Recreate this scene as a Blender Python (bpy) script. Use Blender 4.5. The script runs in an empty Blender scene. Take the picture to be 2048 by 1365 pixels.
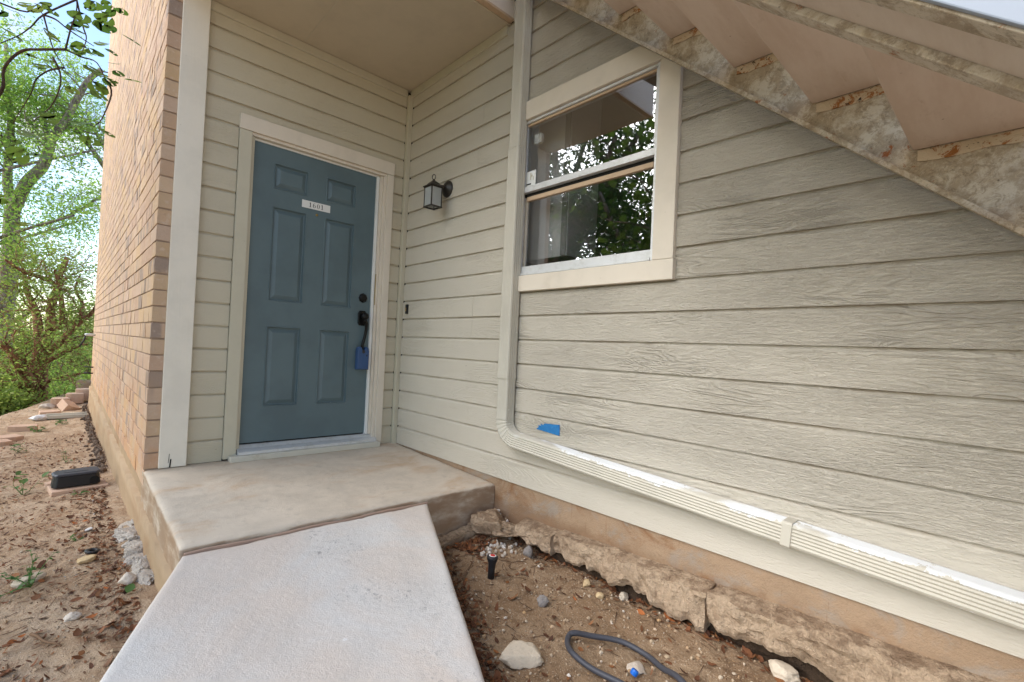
import bpy, bmesh, math, random
import numpy as np
from mathutils import Vector, Matrix
from math import pi, sin, cos, radians

random.seed(7)
RNG = np.random.default_rng(7)
S = bpy.context.scene
COL = S.collection

# ------------------------------------------------------------------ camera, sky, sun, exposure
cam_d = bpy.data.cameras.new('camera')
cam = bpy.data.objects.new('camera', cam_d)
COL.objects.link(cam)
cam_d.sensor_width = 36.0
cam_d.lens = 16.639
cam_d.shift_x = 0.04139
cam_d.shift_y = 0.00174
cam_d.clip_start = 0.02
cam_d.clip_end = 500
_d = Vector((0.64931213, 0.76044118, 0.01108928))
_r = Vector((0.75929072, -0.64902135, 0.04742255))
_u = _r.cross(_d)
cam.matrix_world = Matrix(((_r.x, _u.x, -_d.x, -2.0803), (_r.y, _u.y, -_d.y, -3.3263), (_r.z, _u.z, -_d.z, 0.7973), (0, 0, 0, 1)))
S.camera = cam

SUN_DIR = Vector((-0.76, 0.32, 0.52)).normalized()      # towards the sun
w = bpy.data.worlds.new('World')
S.world = w
w.use_nodes = True
wt = w.node_tree
for n in list(wt.nodes):
    wt.nodes.remove(n)
sky = wt.nodes.new('ShaderNodeTexSky')
sky.sky_type = 'NISHITA'
sky.sun_disc = False
sky.sun_elevation = math.asin(SUN_DIR.z)
sky.sun_rotation = math.atan2(SUN_DIR.x, SUN_DIR.y)
sky.air_density = 1.0
sky.dust_density = 0.6
bg = wt.nodes.new('ShaderNodeBackground')
bg.inputs['Strength'].default_value = 0.14
tc = wt.nodes.new('ShaderNodeTexCoord')
mp = wt.nodes.new('ShaderNodeMapping')
mp.inputs['Scale'].default_value = (1.6, 1.6, 3.2)
mp.inputs['Location'].default_value = (3.7, 1.9, 0.8)
cn = wt.nodes.new('ShaderNodeTexNoise')
cn.inputs['Scale'].default_value = 2.1
cn.inputs['Detail'].default_value = 7
cn.inputs['Roughness'].default_value = 0.6
cr = wt.nodes.new('ShaderNodeValToRGB')
cr.color_ramp.elements[0].position = 0.50
cr.color_ramp.elements[1].position = 0.70
mxw = wt.nodes.new('ShaderNodeMix')
mxw.data_type = 'RGBA'
mxw.inputs['B'].default_value = (3.9, 3.75, 3.55, 1)
wo = wt.nodes.new('ShaderNodeOutputWorld')
L = wt.links.new
L(tc.outputs['Generated'], mp.inputs['Vector'])
L(mp.outputs['Vector'], cn.inputs['Vector'])
L(cn.outputs['Fac'], cr.inputs['Fac'])
L(cr.outputs['Color'], mxw.inputs['Factor'])
L(sky.outputs['Color'], mxw.inputs['A'])
L(mxw.outputs['Result'], bg.inputs['Color'])
L(bg.outputs['Background'], wo.inputs['Surface'])

sun_d = bpy.data.lights.new('sun', 'SUN')
sun_d.energy = 2.5
sun_d.angle = radians(60)
sun_d.color = (1.0, 0.97, 0.93)
sun = bpy.data.objects.new('sun', sun_d)
COL.objects.link(sun)
sun.rotation_euler = SUN_DIR.to_track_quat('Z', 'Y').to_euler()

S.view_settings.view_transform = 'Standard'
S.view_settings.look = 'None'
S.view_settings.gamma = 1
S.view_settings.use_curve_mapping = False
S.view_settings.exposure = 1.5
S.render.engine = 'CYCLES'
S.cycles.max_bounces = 8
S.cycles.diffuse_bounces = 4
S.cycles.glossy_bounces = 3
S.cycles.transmission_bounces = 4
S.cycles.transparent_max_bounces = 8

# ------------------------------------------------------------------ helpers: objects
def link(o, parent=None):
    COL.objects.link(o)
    if parent is not None:
        o.parent = parent
    return o

def tag(o, label=None, cat=None, group=None, kind=None):
    if label: o['label'] = label
    if cat: o['category'] = cat
    if group: o['group'] = group
    if kind: o['kind'] = kind
    return o

def thing(name, label, cat, loc=(0, 0, 0), rz=0.0, group=None):
    o = bpy.data.objects.new(name, None)
    o.empty_display_size = 0.1
    o.location = loc
    o.rotation_euler = (0, 0, rz)
    link(o)
    return tag(o, label, cat, group, 'thing')

class MB:
    """collects vertices and faces of one mesh"""
    def __init__(self):
        self.v = []; self.f = []
    def add(self, vs, fs):
        n = len(self.v)
        self.v.extend([tuple(p) for p in vs])
        self.f.extend([tuple(i + n for i in q) for q in fs])
        return self
    def box(self, a, b):
        x0, y0, z0 = a; x1, y1, z1 = b
        return self.add([(x0, y0, z0), (x1, y0, z0), (x1, y1, z0), (x0, y1, z0), (x0, y0, z1), (x1, y0, z1), (x1, y1, z1), (x0, y1, z1)],
                        [(0, 3, 2, 1), (4, 5, 6, 7), (0, 1, 5, 4), (1, 2, 6, 5), (2, 3, 7, 6), (3, 0, 4, 7)])
    def sweep(self, prof, frames, caps=True):
        """prof: closed 2D loop; frames: list of (origin, a, b[, scale])"""
        n = len(prof); vs = []; fs = []
        for fr in frames:
            o, a, b = Vector(fr[0]), Vector(fr[1]), Vector(fr[2])
            s = fr[3] if len(fr) > 3 else 1.0
            for p, q in prof:
                vs.append(o + a * (p * s) + b * (q * s))
        for i in range(len(frames) - 1):
            for j in range(n):
                k = (j + 1) % n
                fs.append((i * n + j, i * n + k, (i + 1) * n + k, (i + 1) * n + j))
        if caps:
            fs.append(tuple(reversed(range(n))))
            m = (len(frames) - 1) * n
            fs.append(tuple(m + j for j in range(n)))
        return self.add(vs, fs)
    def tube(self, pts, radii, sides=8, caps=True):
        pts = [Vector(p) for p in pts]
        if not hasattr(radii, '__len__'):
            radii = [radii] * len(pts)
        frames = []
        up = None
        for i, p in enumerate(pts):
            t = (pts[min(i + 1, len(pts) - 1)] - pts[max(i - 1, 0)])
            if t.length < 1e-9: t = Vector((0, 0, 1))
            t.normalize()
            if up is None:
                up = Vector((0, 0, 1)) if abs(t.z) < .9 else Vector((1, 0, 0))
            a = up.cross(t)
            if a.length < 1e-6: a = Vector((1, 0, 0)).cross(t)
            a.normalize(); b = t.cross(a); up = b
            frames.append((p, a, b, radii[i]))
        prof = [(cos(2 * pi * k / sides), sin(2 * pi * k / sides)) for k in range(sides)]
        return self.sweep(prof, frames, caps)
    def lathe(self, prof, c=(0, 0, 0), axis=(0, 0, 1), sides=20):
        """prof: list of (radius, height) along axis"""
        ax = Vector(axis).normalized()
        a = ax.orthogonal().normalized(); b = ax.cross(a); c = Vector(c)
        vs = []; fs = []
        for r, h in prof:
            for k in range(sides):
                t = 2 * pi * k / sides
                vs.append(c + ax * h + a * (r * cos(t)) + b * (r * sin(t)))
        for i in range(len(prof) - 1):
            for k in range(sides):
                m = (k + 1) % sides
                fs.append((i * sides + k, i * sides + m, (i + 1) * sides + m, (i + 1) * sides + k))
        fs.append(tuple(reversed(range(sides))))
        m = (len(prof) - 1) * sides
        fs.append(tuple(m + k for k in range(sides)))
        return self.add(vs, fs)
    def mesh(self, name, mat, smooth=False):
        me = bpy.data.meshes.new(name)
        me.from_pydata(self.v, [], self.f)
        me.materials.append(mat)
        bm = bmesh.new(); bm.from_mesh(me)
        bmesh.ops.recalc_face_normals(bm, faces=bm.faces)
        bm.to_mesh(me); bm.free()
        me.polygons.foreach_set('use_smooth', [bool(smooth)] * len(me.polygons))
        me.update()
        return me
    def build(self, name, mat, parent=None, bevel=0.0, smooth=False, loc=None, rot=None, seg=2):
        o = bpy.data.objects.new(name, self.mesh(name, mat, smooth))
        link(o, parent)
        if loc is not None: o.location = loc
        if rot is not None: o.rotation_euler = rot
        if bevel:
            md = o.modifiers.new('bevel', 'BEVEL')
            md.width = bevel; md.segments = seg; md.limit_method = 'ANGLE'; md.angle_limit = radians(35)
        return o

def box(name, a, b, mat, parent=None, bevel=0.003):
    """box with its own origin at its centre"""
    c = [(a[i] + b[i]) / 2 for i in range(3)]
    h = [abs(b[i] - a[i]) / 2 for i in range(3)]
    return MB().box((-h[0], -h[1], -h[2]), h).build(name, mat, parent, bevel, loc=c)

def np_mesh(name, verts, faces, mat, smooth=False):
    """verts (N,3), faces (M,k) arrays"""
    verts = np.asarray(verts, np.float32); faces = np.asarray(faces, np.int32)
    me = bpy.data.meshes.new(name)
    m, k = faces.shape
    me.vertices.add(len(verts)); me.vertices.foreach_set('co', verts.ravel())
    me.loops.add(m * k); me.loops.foreach_set('vertex_index', faces.ravel())
    me.polygons.add(m)
    me.polygons.foreach_set('loop_start', np.arange(0, m * k, k, dtype=np.int32))
    me.polygons.foreach_set('loop_total', np.full(m, k, np.int32))
    me.polygons.foreach_set('use_smooth', np.full(m, smooth, bool))
    me.materials.append(mat)
    me.update(calc_edges=True)
    me.validate()
    return me

def np_obj(name, verts, faces, mat, parent=None, smooth=False):
    return link(bpy.data.objects.new(name, np_mesh(name, verts, faces, mat, smooth)), parent)

# numpy value noise
_perm = np.random.default_rng(11).random((64, 64, 64)).astype(np.float32)
def vnoise(x, y, z=0.0):
    x = np.asarray(x, np.float64); y = np.asarray(y, np.float64); z = np.zeros_like(x) + z
    xi, yi, zi = np.floor(x).astype(int), np.floor(y).astype(int), np.floor(z).astype(int)
    fx, fy, fz = x - xi, y - yi, z - zi
    fx, fy, fz = [f * f * (3 - 2 * f) for f in (fx, fy, fz)]
    def g(a, b, c): return _perm[(xi + a) % 64, (yi + b) % 64, (zi + c) % 64]
    def lx(b, c): return g(0, b, c) * (1 - fx) + g(1, b, c) * fx
    return ((lx(0, 0) * (1 - fy) + lx(1, 0) * fy) * (1 - fz) + (lx(0, 1) * (1 - fy) + lx(1, 1) * fy) * fz) * 2 - 1
def fbm(x, y, z=0.0, o=4):
    s = 0; a = 1.0; f = 1.0
    for i in range(o):
        s = s + a * vnoise(np.asarray(x) * f + 7.3 * i, np.asarray(y) * f + 3.1 * i, np.asarray(z) * f + 1.7 * i); a *= .5; f *= 2.03
    return s

def interp(x, xs, ys): return np.interp(x, xs, ys)

# ------------------------------------------------------------------ helpers: materials
class M:
    def __init__(self, name, rough=0.6, spec=0.4, color=(.5, .5, .5), metallic=0.0):
        self.m = bpy.data.materials.new(name); self.m.use_nodes = True
        self.t = self.m.node_tree; self.b = self.t.nodes['Principled BSDF']
        self.b.inputs['Roughness'].default_value = rough
        self.b.inputs['Specular IOR Level'].default_value = spec
        self.b.inputs['Metallic'].default_value = metallic
        self.b.inputs['Base Color'].default_value = (*color, 1)
        self._tc = None; self._oi = None
    def n(self, typ, **kw):
        nd = self.t.nodes.new(typ)
        for k, v in kw.items(): setattr(nd, k, v)
        return nd
    def l(self, a, b): self.t.links.new(a, b)
    def set(self, sock, v):
        if isinstance(v, bpy.types.NodeSocket): self.l(v, sock)
        elif isinstance(v, (tuple, list)) and len(v) == 3 and sock.type == 'RGBA': sock.default_value = (*v, 1)
        else: sock.default_value = v
    def obj(self):
        if self._tc is None: self._tc = self.n('ShaderNodeTexCoord')
        return self._tc.outputs['Object']
    def pos(self): return self.n('ShaderNodeNewGeometry').outputs['Position']
    def nrm(self): return self.n('ShaderNodeNewGeometry').outputs['Normal']
    def island(self): return self.n('ShaderNodeNewGeometry').outputs['Random Per Island']
    def rnd(self):
        if self._oi is None: self._oi = self.n('ShaderNodeObjectInfo')
        return self._oi.outputs['Random']
    def math(self, op, a, b=0.0, c=0.0, clamp=False):
        nd = self.n('ShaderNodeMath', operation=op); nd.use_clamp = clamp
        for i, v in enumerate((a, b, c)): self.set(nd.inputs[i], v)
        return nd.outputs[0]
    def vmath(self, op, a, b=(0, 0, 0)):
        nd = self.n('ShaderNodeVectorMath', operation=op)
        self.set(nd.inputs[0], a); self.set(nd.inputs[1], b)
        return nd.outputs[0]
    def scale(self, v, s):
        return self.vmath('MULTIPLY', v, s)
    def jitter(self, v, r=None, k=(37.1, 19.7, 23.3)):
        r = r or self.rnd()
        cmb = self.n('ShaderNodeCombineXYZ')
        for i in range(3): self.set(cmb.inputs[i], self.math('MULTIPLY', r, k[i]))
        return self.vmath('ADD', v, cmb.outputs[0])
    def noise(self, v, scale=5, detail=3, rough=0.5, dist=0.0):
        nd = self.n('ShaderNodeTexNoise')
        self.set(nd.inputs['Vector'], v)
        for k, x in (('Scale', scale), ('Detail', detail), ('Roughness', rough), ('Distortion', dist)): nd.inputs[k].default_value = x
        return nd.outputs['Fac']
    def voronoi(self, v, scale=5, feature='F1', out='Distance'):
        nd = self.n('ShaderNodeTexVoronoi', feature=feature); self.set(nd.inputs['Vector'], v); nd.inputs['Scale'].default_value = scale
        return nd.outputs[out]
    def ramp(self, f, *st):
        nd = self.n('ShaderNodeValToRGB'); e = nd.color_ramp.elements
        while len(e) < len(st): e.new(0.5)
        for i, (p, c) in enumerate(st):
            e[i].position = p; e[i].color = (*c, 1) if hasattr(c, '__len__') else (c, c, c, 1)
        self.set(nd.inputs[0], f)
        return nd.outputs[0]
    def step(self, f, a, b):
        nd = self.n('ShaderNodeMapRange', interpolation_type='SMOOTHSTEP')
        self.set(nd.inputs['Value'], f); nd.inputs['From Min'].default_value = a; nd.inputs['From Max'].default_value = b
        return nd.outputs['Result']
    def mix(self, f, a, b, mode='MIX'):
        nd = self.n('ShaderNodeMix', data_type='RGBA', blend_type=mode)
        self.set(nd.inputs['Factor'], f); self.set(nd.inputs['A'], a); self.set(nd.inputs['B'], b)
        return nd.outputs['Result']
    def sep(self, v):
        nd = self.n('ShaderNodeSeparateXYZ'); self.set(nd.inputs[0], v); return nd.outputs
    def color(self, c): self.set(self.b.inputs['Base Color'], c); return self
    def rough(self, c): self.set(self.b.inputs['Roughness'], c); return self
    def bump(self, h, strength=0.3, dist=0.01):
        nd = self.n('ShaderNodeBump'); nd.inputs['Strength'].default_value = strength; nd.inputs['Distance'].default_value = dist
        self.set(nd.inputs['Height'], h)
        prev = self.b.inputs['Normal']
        if prev.is_linked: self.l(prev.links[0].from_socket, nd.inputs['Normal'])
        self.l(nd.outputs[0], prev)
        return self

def tint(c, k): return tuple(min(1, x * k) for x in c)
def srgb(r, g, b):
    f = lambda v: (v / 255 / 12.92) if v <= 10 else ((v / 255 + .055) / 1.055) ** 2.4
    return (f(r), f(g), f(b))

def siding_mat(name, base, relief, rdist=0.0075, grow=False):
    """embossed wood grain under one coat of paint; local x runs along the board, z across it"""
    m = M(name, rough=0.46, spec=0.45)
    v = m.jitter(m.obj())
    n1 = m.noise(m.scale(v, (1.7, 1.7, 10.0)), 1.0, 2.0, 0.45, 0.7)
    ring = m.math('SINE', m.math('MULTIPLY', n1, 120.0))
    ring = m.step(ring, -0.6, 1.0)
    fine = m.noise(m.scale(v, (16.0, 16.0, 105.0)), 1.0, 4, 0.65, 1.6)
    fine2 = m.noise(m.scale(v, (44.0, 44.0, 210.0)), 1.0, 3, 0.6, 1.2)
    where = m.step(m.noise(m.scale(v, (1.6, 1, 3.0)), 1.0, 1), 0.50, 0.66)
    amt = m.math('ADD', m.math('MULTIPLY', m.noise(m.scale(v, (2.0, 1, 4.0)), 1.0, 2), 1.2), 0.3)
    h = m.math('ADD', m.math('MULTIPLY', m.math('MULTIPLY', ring, 0.45), m.math('ADD', m.math('MULTIPLY', where, 0.85), 0.08)),
               m.math('MULTIPLY', amt, m.math('ADD', m.math('MULTIPLY', fine, 0.95), m.math('MULTIPLY', fine2, 0.55))))
    if grow:
        px_, py_, pz_ = m.sep(m.pos())
        k_ = m.math('ADD', 0.22, m.math('MULTIPLY', 0.78, m.math('MULTIPLY', m.step(py_, -1.0, -1.8), m.step(pz_, 0.12, 0.40))))
        h = m.math('MULTIPLY', h, k_)
    m.bump(h, relief, rdist)
    w_ = m.noise(m.pos(), 0.9, 4, 0.6)
    c = m.mix(m.step(w_, 0.35, 0.7), base, tint(base, 0.93))
    c = m.mix(m.math('MULTIPLY', m.step(ring, 0.35, 0.0), m.math('MULTIPLY', where, 0.10 * relief)), c, srgb(150, 136, 108))      # grain recesses painted darker to deepen the shade in the relief
    grime = m.step(m.noise(m.scale(m.pos(), (3, 3, 14)), 1.6, 5, 0.7), 0.60, 0.78)
    c = m.mix(m.math('MULTIPLY', grime, 0.22), c, srgb(150, 135, 95))
    c = m.mix(m.math('MULTIPLY', m.rnd(), 0.10), c, tint(base, 0.82))
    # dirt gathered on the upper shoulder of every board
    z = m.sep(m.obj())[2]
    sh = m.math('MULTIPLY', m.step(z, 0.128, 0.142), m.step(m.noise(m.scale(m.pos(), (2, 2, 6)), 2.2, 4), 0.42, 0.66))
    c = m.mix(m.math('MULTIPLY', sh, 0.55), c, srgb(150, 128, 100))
    specks = m.step(m.voronoi(m.pos(), 9.0), 0.035, 0.02)
    c = m.mix(m.math('MULTIPLY', specks, m.step(m.noise(m.pos(), 2.3, 2), 0.5, 0.6)), c, srgb(96, 84, 66))
    m.color(c)
    return m.m

def paint_mat(name, base, wear=0.25, grain=True, rough=0.5, bump=0.15, axis='z'):
    m = M(name, rough=rough, spec=0.4)
    v = m.jitter(m.obj())
    st = {'z': (60, 60, 2.2), 'x': (2.2, 60, 60), 'y': (60, 2.2, 60)}[axis]
    g = m.noise(m.scale(v, st), 1.0, 4, 0.6, 0.5)
    if grain: m.bump(g, bump, 0.003)
    m.bump(m.noise(v, 9, 3), bump * 0.6, 0.004)
    d = m.noise(v, 5.0, 5, 0.65)
    c = m.mix(m.step(d, 0.4, 0.7), base, tint(base, 0.93))
    c = m.mix(m.math('MULTIPLY', m.step(m.noise(v, 2.7, 6, 0.7), 0.60, 0.78), wear), c, srgb(152, 136, 112))
    specks = m.step(m.voronoi(v, 13.0), 0.03, 0.015)
    c = m.mix(m.math('MULTIPLY', specks, 0.5), c, srgb(100, 80, 55))
    m.color(c)
    return m.m

SIDING = srgb(196, 186, 164)  # warmer than the embossed boards: porch bounce light put into the paint colour
mt = {}
mt['siding'] = siding_mat('siding paint smooth boards', SIDING, 0.45, 0.011)
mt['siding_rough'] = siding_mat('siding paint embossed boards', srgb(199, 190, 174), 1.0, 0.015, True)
mt['trim'] = paint_mat('cream trim paint', srgb(215, 203, 186))
mt['trim_x'] = paint_mat('cream trim paint horizontal', srgb(215, 203, 186), axis='x')
mt['post'] = paint_mat('off white post paint', srgb(228, 219, 204), wear=0.12, bump=0.3)
mt['corner'] = paint_mat('siding colour trim', srgb(192, 184, 163))
mt['ceil'] = paint_mat('porch ceiling paint', srgb(196, 183, 160), wear=0.2, grain=False, rough=0.7)
mt['fascia'] = paint_mat('fascia paint', srgb(226, 212, 196), axis='x')
mt['rawwood'] = paint_mat('bare wood edge', srgb(196, 168, 138), axis='x')
mt['weathered'] = paint_mat('weathered painted wood', srgb(200, 194, 180), wear=0.8, bump=0.6, axis='x')
mt['dark'] = M('dark cavity', rough=0.9, color=(0.012, 0.011, 0.010)).m
mt['slate'] = M('dark slate plastic', rough=0.5, color=(0.045, 0.047, 0.058)).m
mt['black'] = M('black metal', rough=0.35, color=(0.005, 0.0045, 0.004), spec=0.25).m
mt['blackplastic'] = M('black plastic', rough=0.45, color=(0.014, 0.014, 0.016)).m
mt['lampmetal'] = M('bronze black lamp metal', rough=0.42, color=(0.022, 0.017, 0.013), spec=0.5).m
mt['brass'] = M('dull brass', rough=0.4, color=(0.35, 0.25, 0.08), metallic=0.8).m
mt['white'] = M('white plastic', rough=0.45, color=(0.72, 0.71, 0.68)).m
mt['ink'] = M('dark ink', rough=0.6, color=(0.03, 0.03, 0.03)).m

def alum_mat():
    m = M('mill aluminium', rough=0.42, metallic=0.35, spec=0.5)
    v = m.obj()
    c = m.mix(m.step(m.noise(v, 14, 5, 0.7), 0.45, 0.7), srgb(214, 214, 214), srgb(198, 197, 194))
    m.color(c); m.bump(m.noise(v, 40, 3), 0.08, 0.002)
    return m.m
mt['alum'] = alum_mat()

def door_mat():
    m = M('slate blue door paint', rough=0.42, spec=0.45)
    v = m.obj()
    c = m.mix(m.step(m.noise(v, 3.0, 4, 0.6), 0.4, 0.65), srgb(90, 107, 112), srgb(84, 100, 105))
    sp = m.step(m.voronoi(v, 4.2), 0.016, 0.010)
    m.color(m.mix(m.math('MULTIPLY', sp, 0.7), c, (0.5, 0.5, 0.5)))
    m.bump(m.noise(m.scale(v, (1, 1, .35)), 160, 2), 0.06, 0.002)
    m.bump(m.noise(v, 6, 2), 0.05, 0.01)
    return m.m
mt['door'] = door_mat()

def aggregate(m, amount, dist):
    v = m.pos()
    m.bump(m.math('SUBTRACT', 1.0, m.voronoi(v, 70.0)), amount, dist)
    m.bump(m.math('SUBTRACT', 1.0, m.voronoi(m.jitter(v, 0.37), 34.0)), amount * .7, dist * 1.3)

def concrete_mat(name, base, stain, stain_amt=0.5, streak=(1, 1, 1), rough=0.85, sc=1.0, bump=0.25, bdist=0.008, side=None, low=False, soil=False):
    m = M(name, rough=rough, spec=0.25)
    v = m.jitter(m.pos())
    a = m.noise(m.scale(v, streak), 2.2 * sc, 6, 0.62, 0.4)
    b = m.noise(v, 9 * sc, 5, 0.7)
    f = m.noise(v, 160, 4, 0.7)
    c = m.mix(m.step(a, 0.38, 0.68), base, tint(base, 0.86))
    c = m.mix(m.math('MULTIPLY', m.step(m.noise(m.scale(v, streak), 1.4 * sc, 5, 0.6, 0.8), 0.48, 0.72), stain_amt), c, stain)
    c = m.mix(m.math('MULTIPLY', m.step(b, 0.52, 0.70), 0.38), c, tint(base, 0.62))
    c = m.mix(m.math('MULTIPLY', m.step(f, 0.35, 0.75), 0.22), c, tint(base, 1.14))
    pit = m.step(m.voronoi(v, 26.0), 0.05, 0.025)
    c = m.mix(m.math('MULTIPLY', pit, 0.4), c, tint(base, 0.4))
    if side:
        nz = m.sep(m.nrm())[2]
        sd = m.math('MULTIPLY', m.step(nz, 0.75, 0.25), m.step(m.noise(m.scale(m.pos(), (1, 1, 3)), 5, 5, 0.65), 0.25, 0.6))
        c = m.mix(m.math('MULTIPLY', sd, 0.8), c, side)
    if soil:     # loose dirt lodged on the upper faces
        up_ = m.math('MULTIPLY', m.step(m.sep(m.nrm())[2], 0.35, 0.85), m.step(m.noise(m.pos(), 16, 5, 0.7), 0.40, 0.58))
        c = m.mix(m.math('MULTIPLY', up_, 0.85), c, srgb(122, 94, 70))
        c = m.mix(m.math('MULTIPLY', m.step(m.noise(m.pos(), 7, 5, 0.7), 0.50, 0.62), 0.5), c, srgb(132, 102, 76))
    if low:      # rust wash, lime bloom and soil splashed up from the bed
        g = m.noise(m.scale(m.pos(), (1.2, 1.2, 2)), 2.6, 6, 0.7, 0.6)
        c = m.mix(m.math('MULTIPLY', m.step(g, 0.50, 0.62), 0.6), c, srgb(150, 142, 132))
        zz_ = m.math('ADD', m.sep(m.pos())[2], m.math('MULTIPLY', m.math('SUBTRACT', m.noise(m.pos(), 6, 5, 0.7), 0.5), 0.16))
        c = m.mix(m.math('MULTIPLY', m.step(zz_, -0.085, -0.15), 0.65), c, srgb(128, 98, 72))
        dr = m.math('MULTIPLY', m.step(m.noise(m.scale(m.pos(), (34, 34, 2.5)), 1.0, 4, 0.7), 0.60, 0.70), m.step(m.noise(m.pos(), 2.4, 2), 0.42, 0.56))
        c = m.mix(m.math('MULTIPLY', dr, 0.5), c, srgb(120, 84, 56))
    base_c = c
    m.color(c)
    m.bump(m.math('ADD', m.math('MULTIPLY', f, 0.5), b), bump, bdist)
    if bdist > .02:
        aggregate(m, 0.45, 0.008)
        ag = m.voronoi(m.pos(), 70.0, 'F1', 'Color')
        m.color(m.mix(0.22, c, m.ramp(m.sep(ag)[0], (0, tint(base, .6)), (.6, base), (1, tint(base, 1.25)))))
    return m.m
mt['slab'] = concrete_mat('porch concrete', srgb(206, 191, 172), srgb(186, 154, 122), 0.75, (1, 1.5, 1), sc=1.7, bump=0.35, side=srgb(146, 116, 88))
def walk_mat():
    m = M('walkway concrete', rough=0.86, spec=0.25)
    v = m.pos()
    base = srgb(208, 203, 197)
    a = m.noise(v, 1.8, 6, 0.62, 0.5)
    c = m.mix(m.step(a, 0.36, 0.66), base, srgb(209, 195, 182))
    c = m.mix(m.math('MULTIPLY', m.step(m.noise(v, 3.2, 6, 0.7, 0.6), 0.46, 0.70), 0.35), c, srgb(188, 181, 173))
    f = m.noise(v, 210, 4, 0.75)
    c = m.mix(m.math('MULTIPLY', m.step(f, 0.42, 0.72), 0.35), c, srgb(176, 168, 162))
    # dark scuffs gathered in a few patches
    sc_ = m.math('MULTIPLY', m.step(m.noise(v, 48, 6, 0.82, 0.8), 0.53, 0.62), m.step(m.noise(v, 2.2, 3, 0.5), 0.55, 0.66))
    c = m.mix(m.math('MULTIPLY', sc_, 0.55), c, srgb(110, 106, 104))
    sp = m.math('MULTIPLY', m.step(m.voronoi(v, 7.0), 0.035, 0.02), m.step(m.noise(v, 9, 1), 0.5, 0.55))
    c = m.mix(m.math('MULTIPLY', sp, 0.8), c, srgb(92, 80, 70))
    ws = m.math('MULTIPLY', m.step(m.voronoi(v, 5.0), 0.05, 0.03), m.step(m.noise(v, 12, 1), 0.6, 0.65))
    c = m.mix(m.math('MULTIPLY', ws, 0.6), c, srgb(225, 222, 220))
    m.color(c)
    m.bump(m.math('ADD', m.math('MULTIPLY', f, 0.7), m.noise(v, 30, 4, 0.7)), 0.35, 0.010)
    return m.m
mt['walk'] = walk_mat()
mt['found'] = concrete_mat('foundation concrete', srgb(172, 146, 116), srgb(150, 108, 72), 0.7, (1, 1, 2.4))
mt['found_r'] = concrete_mat('stained foundation concrete', srgb(162, 136, 110), srgb(132, 92, 60), 0.95, (1.6, 1.6, 2.4), sc=1.9, bump=0.6, bdist=0.014, low=True)
mt['rough'] = concrete_mat('rough broken concrete', srgb(212, 184, 154), srgb(150, 116, 86), 0.6, sc=3.0, bump=1.0, bdist=0.03, soil=True)
mt['spill'] = concrete_mat('white spilled concrete', srgb(222, 210, 196), srgb(182, 156, 130), 0.3, sc=3.0, bump=1.0, bdist=0.03)
mt['block'] = concrete_mat('pink tan landscape block', srgb(202, 170, 146), srgb(182, 146, 122), 0.4, sc=2.0, bump=0.5)
mt['stone'] = concrete_mat('pale limestone', srgb(206, 190, 168), srgb(184, 158, 130), 0.4, sc=6.0, bump=0.6)
mt['greystone'] = concrete_mat('grey stone', srgb(150, 142, 136), srgb(110, 102, 96), 0.5, sc=8.0, bump=1.0)
mt['palestone'] = concrete_mat('pale stone', srgb(206, 192, 176), srgb(180, 158, 138), 0.5, sc=6.0, bump=0.5)
mt['ystone'] = concrete_mat('yellow stone', srgb(200, 174, 134), srgb(172, 142, 104), 0.5, sc=6.0, bump=0.5)

def brick_mat(name, per_island):
    m = M(name, rough=0.9, spec=0.2)
    r = m.island() if per_island else m.rnd()
    v0 = m.pos()
    v = m.jitter(v0, r)
    c = m.ramp(r, (0.0, srgb(204, 172, 132)), (0.16, srgb(212, 182, 150)), (0.3, srgb(196, 162, 136)), (0.45, srgb(208, 174, 128)),
               (0.6, srgb(190, 156, 132)), (0.75, srgb(206, 178, 154)), (0.88, srgb(198, 166, 124)), (1.0, srgb(188, 152, 130)))
    a = m.noise(v, 5.0, 4, 0.6)
    c = m.mix(m.math('MULTIPLY', m.step(a, 0.4, 0.65), 0.55), c, srgb(198, 170, 148))
    # cold grey flashing on part of some bricks
    r2 = m.math('FRACT', m.math('MULTIPLY', r, 7.31))
    flash = m.math('MULTIPLY', m.step(r2, 0.40, 0.55), m.step(m.noise(m.scale(v, (6.5, 6.5, 2)), 1.0, 2), 0.52, 0.60))
    c = m.mix(m.math('MULTIPLY', flash, 0.78), c, srgb(126, 116, 112))
    f = m.noise(v, 70, 5, 0.75)
    c = m.mix(m.math('MULTIPLY', m.step(f, 0.45, 0.75), 0.35), c, srgb(184, 154, 124))
    c = m.mix(m.math('MULTIPLY', m.step(m.noise(v, 26, 3, 0.6), 0.55, 0.75), 0.45), c, srgb(220, 202, 184))
    c = m.mix(0.30, c, srgb(180, 156, 140))
    low = m.math('MULTIPLY', m.step(m.sep(v0)[2], 0.75, -0.1), m.step(m.noise(v0, 4, 4, 0.6), 0.35, 0.62))
    c = m.mix(m.math('MULTIPLY', low, 0.55), c, srgb(198, 142, 92))          # soil splashed up the lowest courses
    m.color(c)
    m.bump(f, 0.6, 0.008)
    return m.m
mt['brick'] = brick_mat('tan brick', False)
mt['brick_far'] = brick_mat('tan brick far', True)
mt['mortar'] = concrete_mat('mortar', srgb(160, 136, 116), srgb(134, 110, 90), 0.4, sc=4, bump=0.6)

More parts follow.
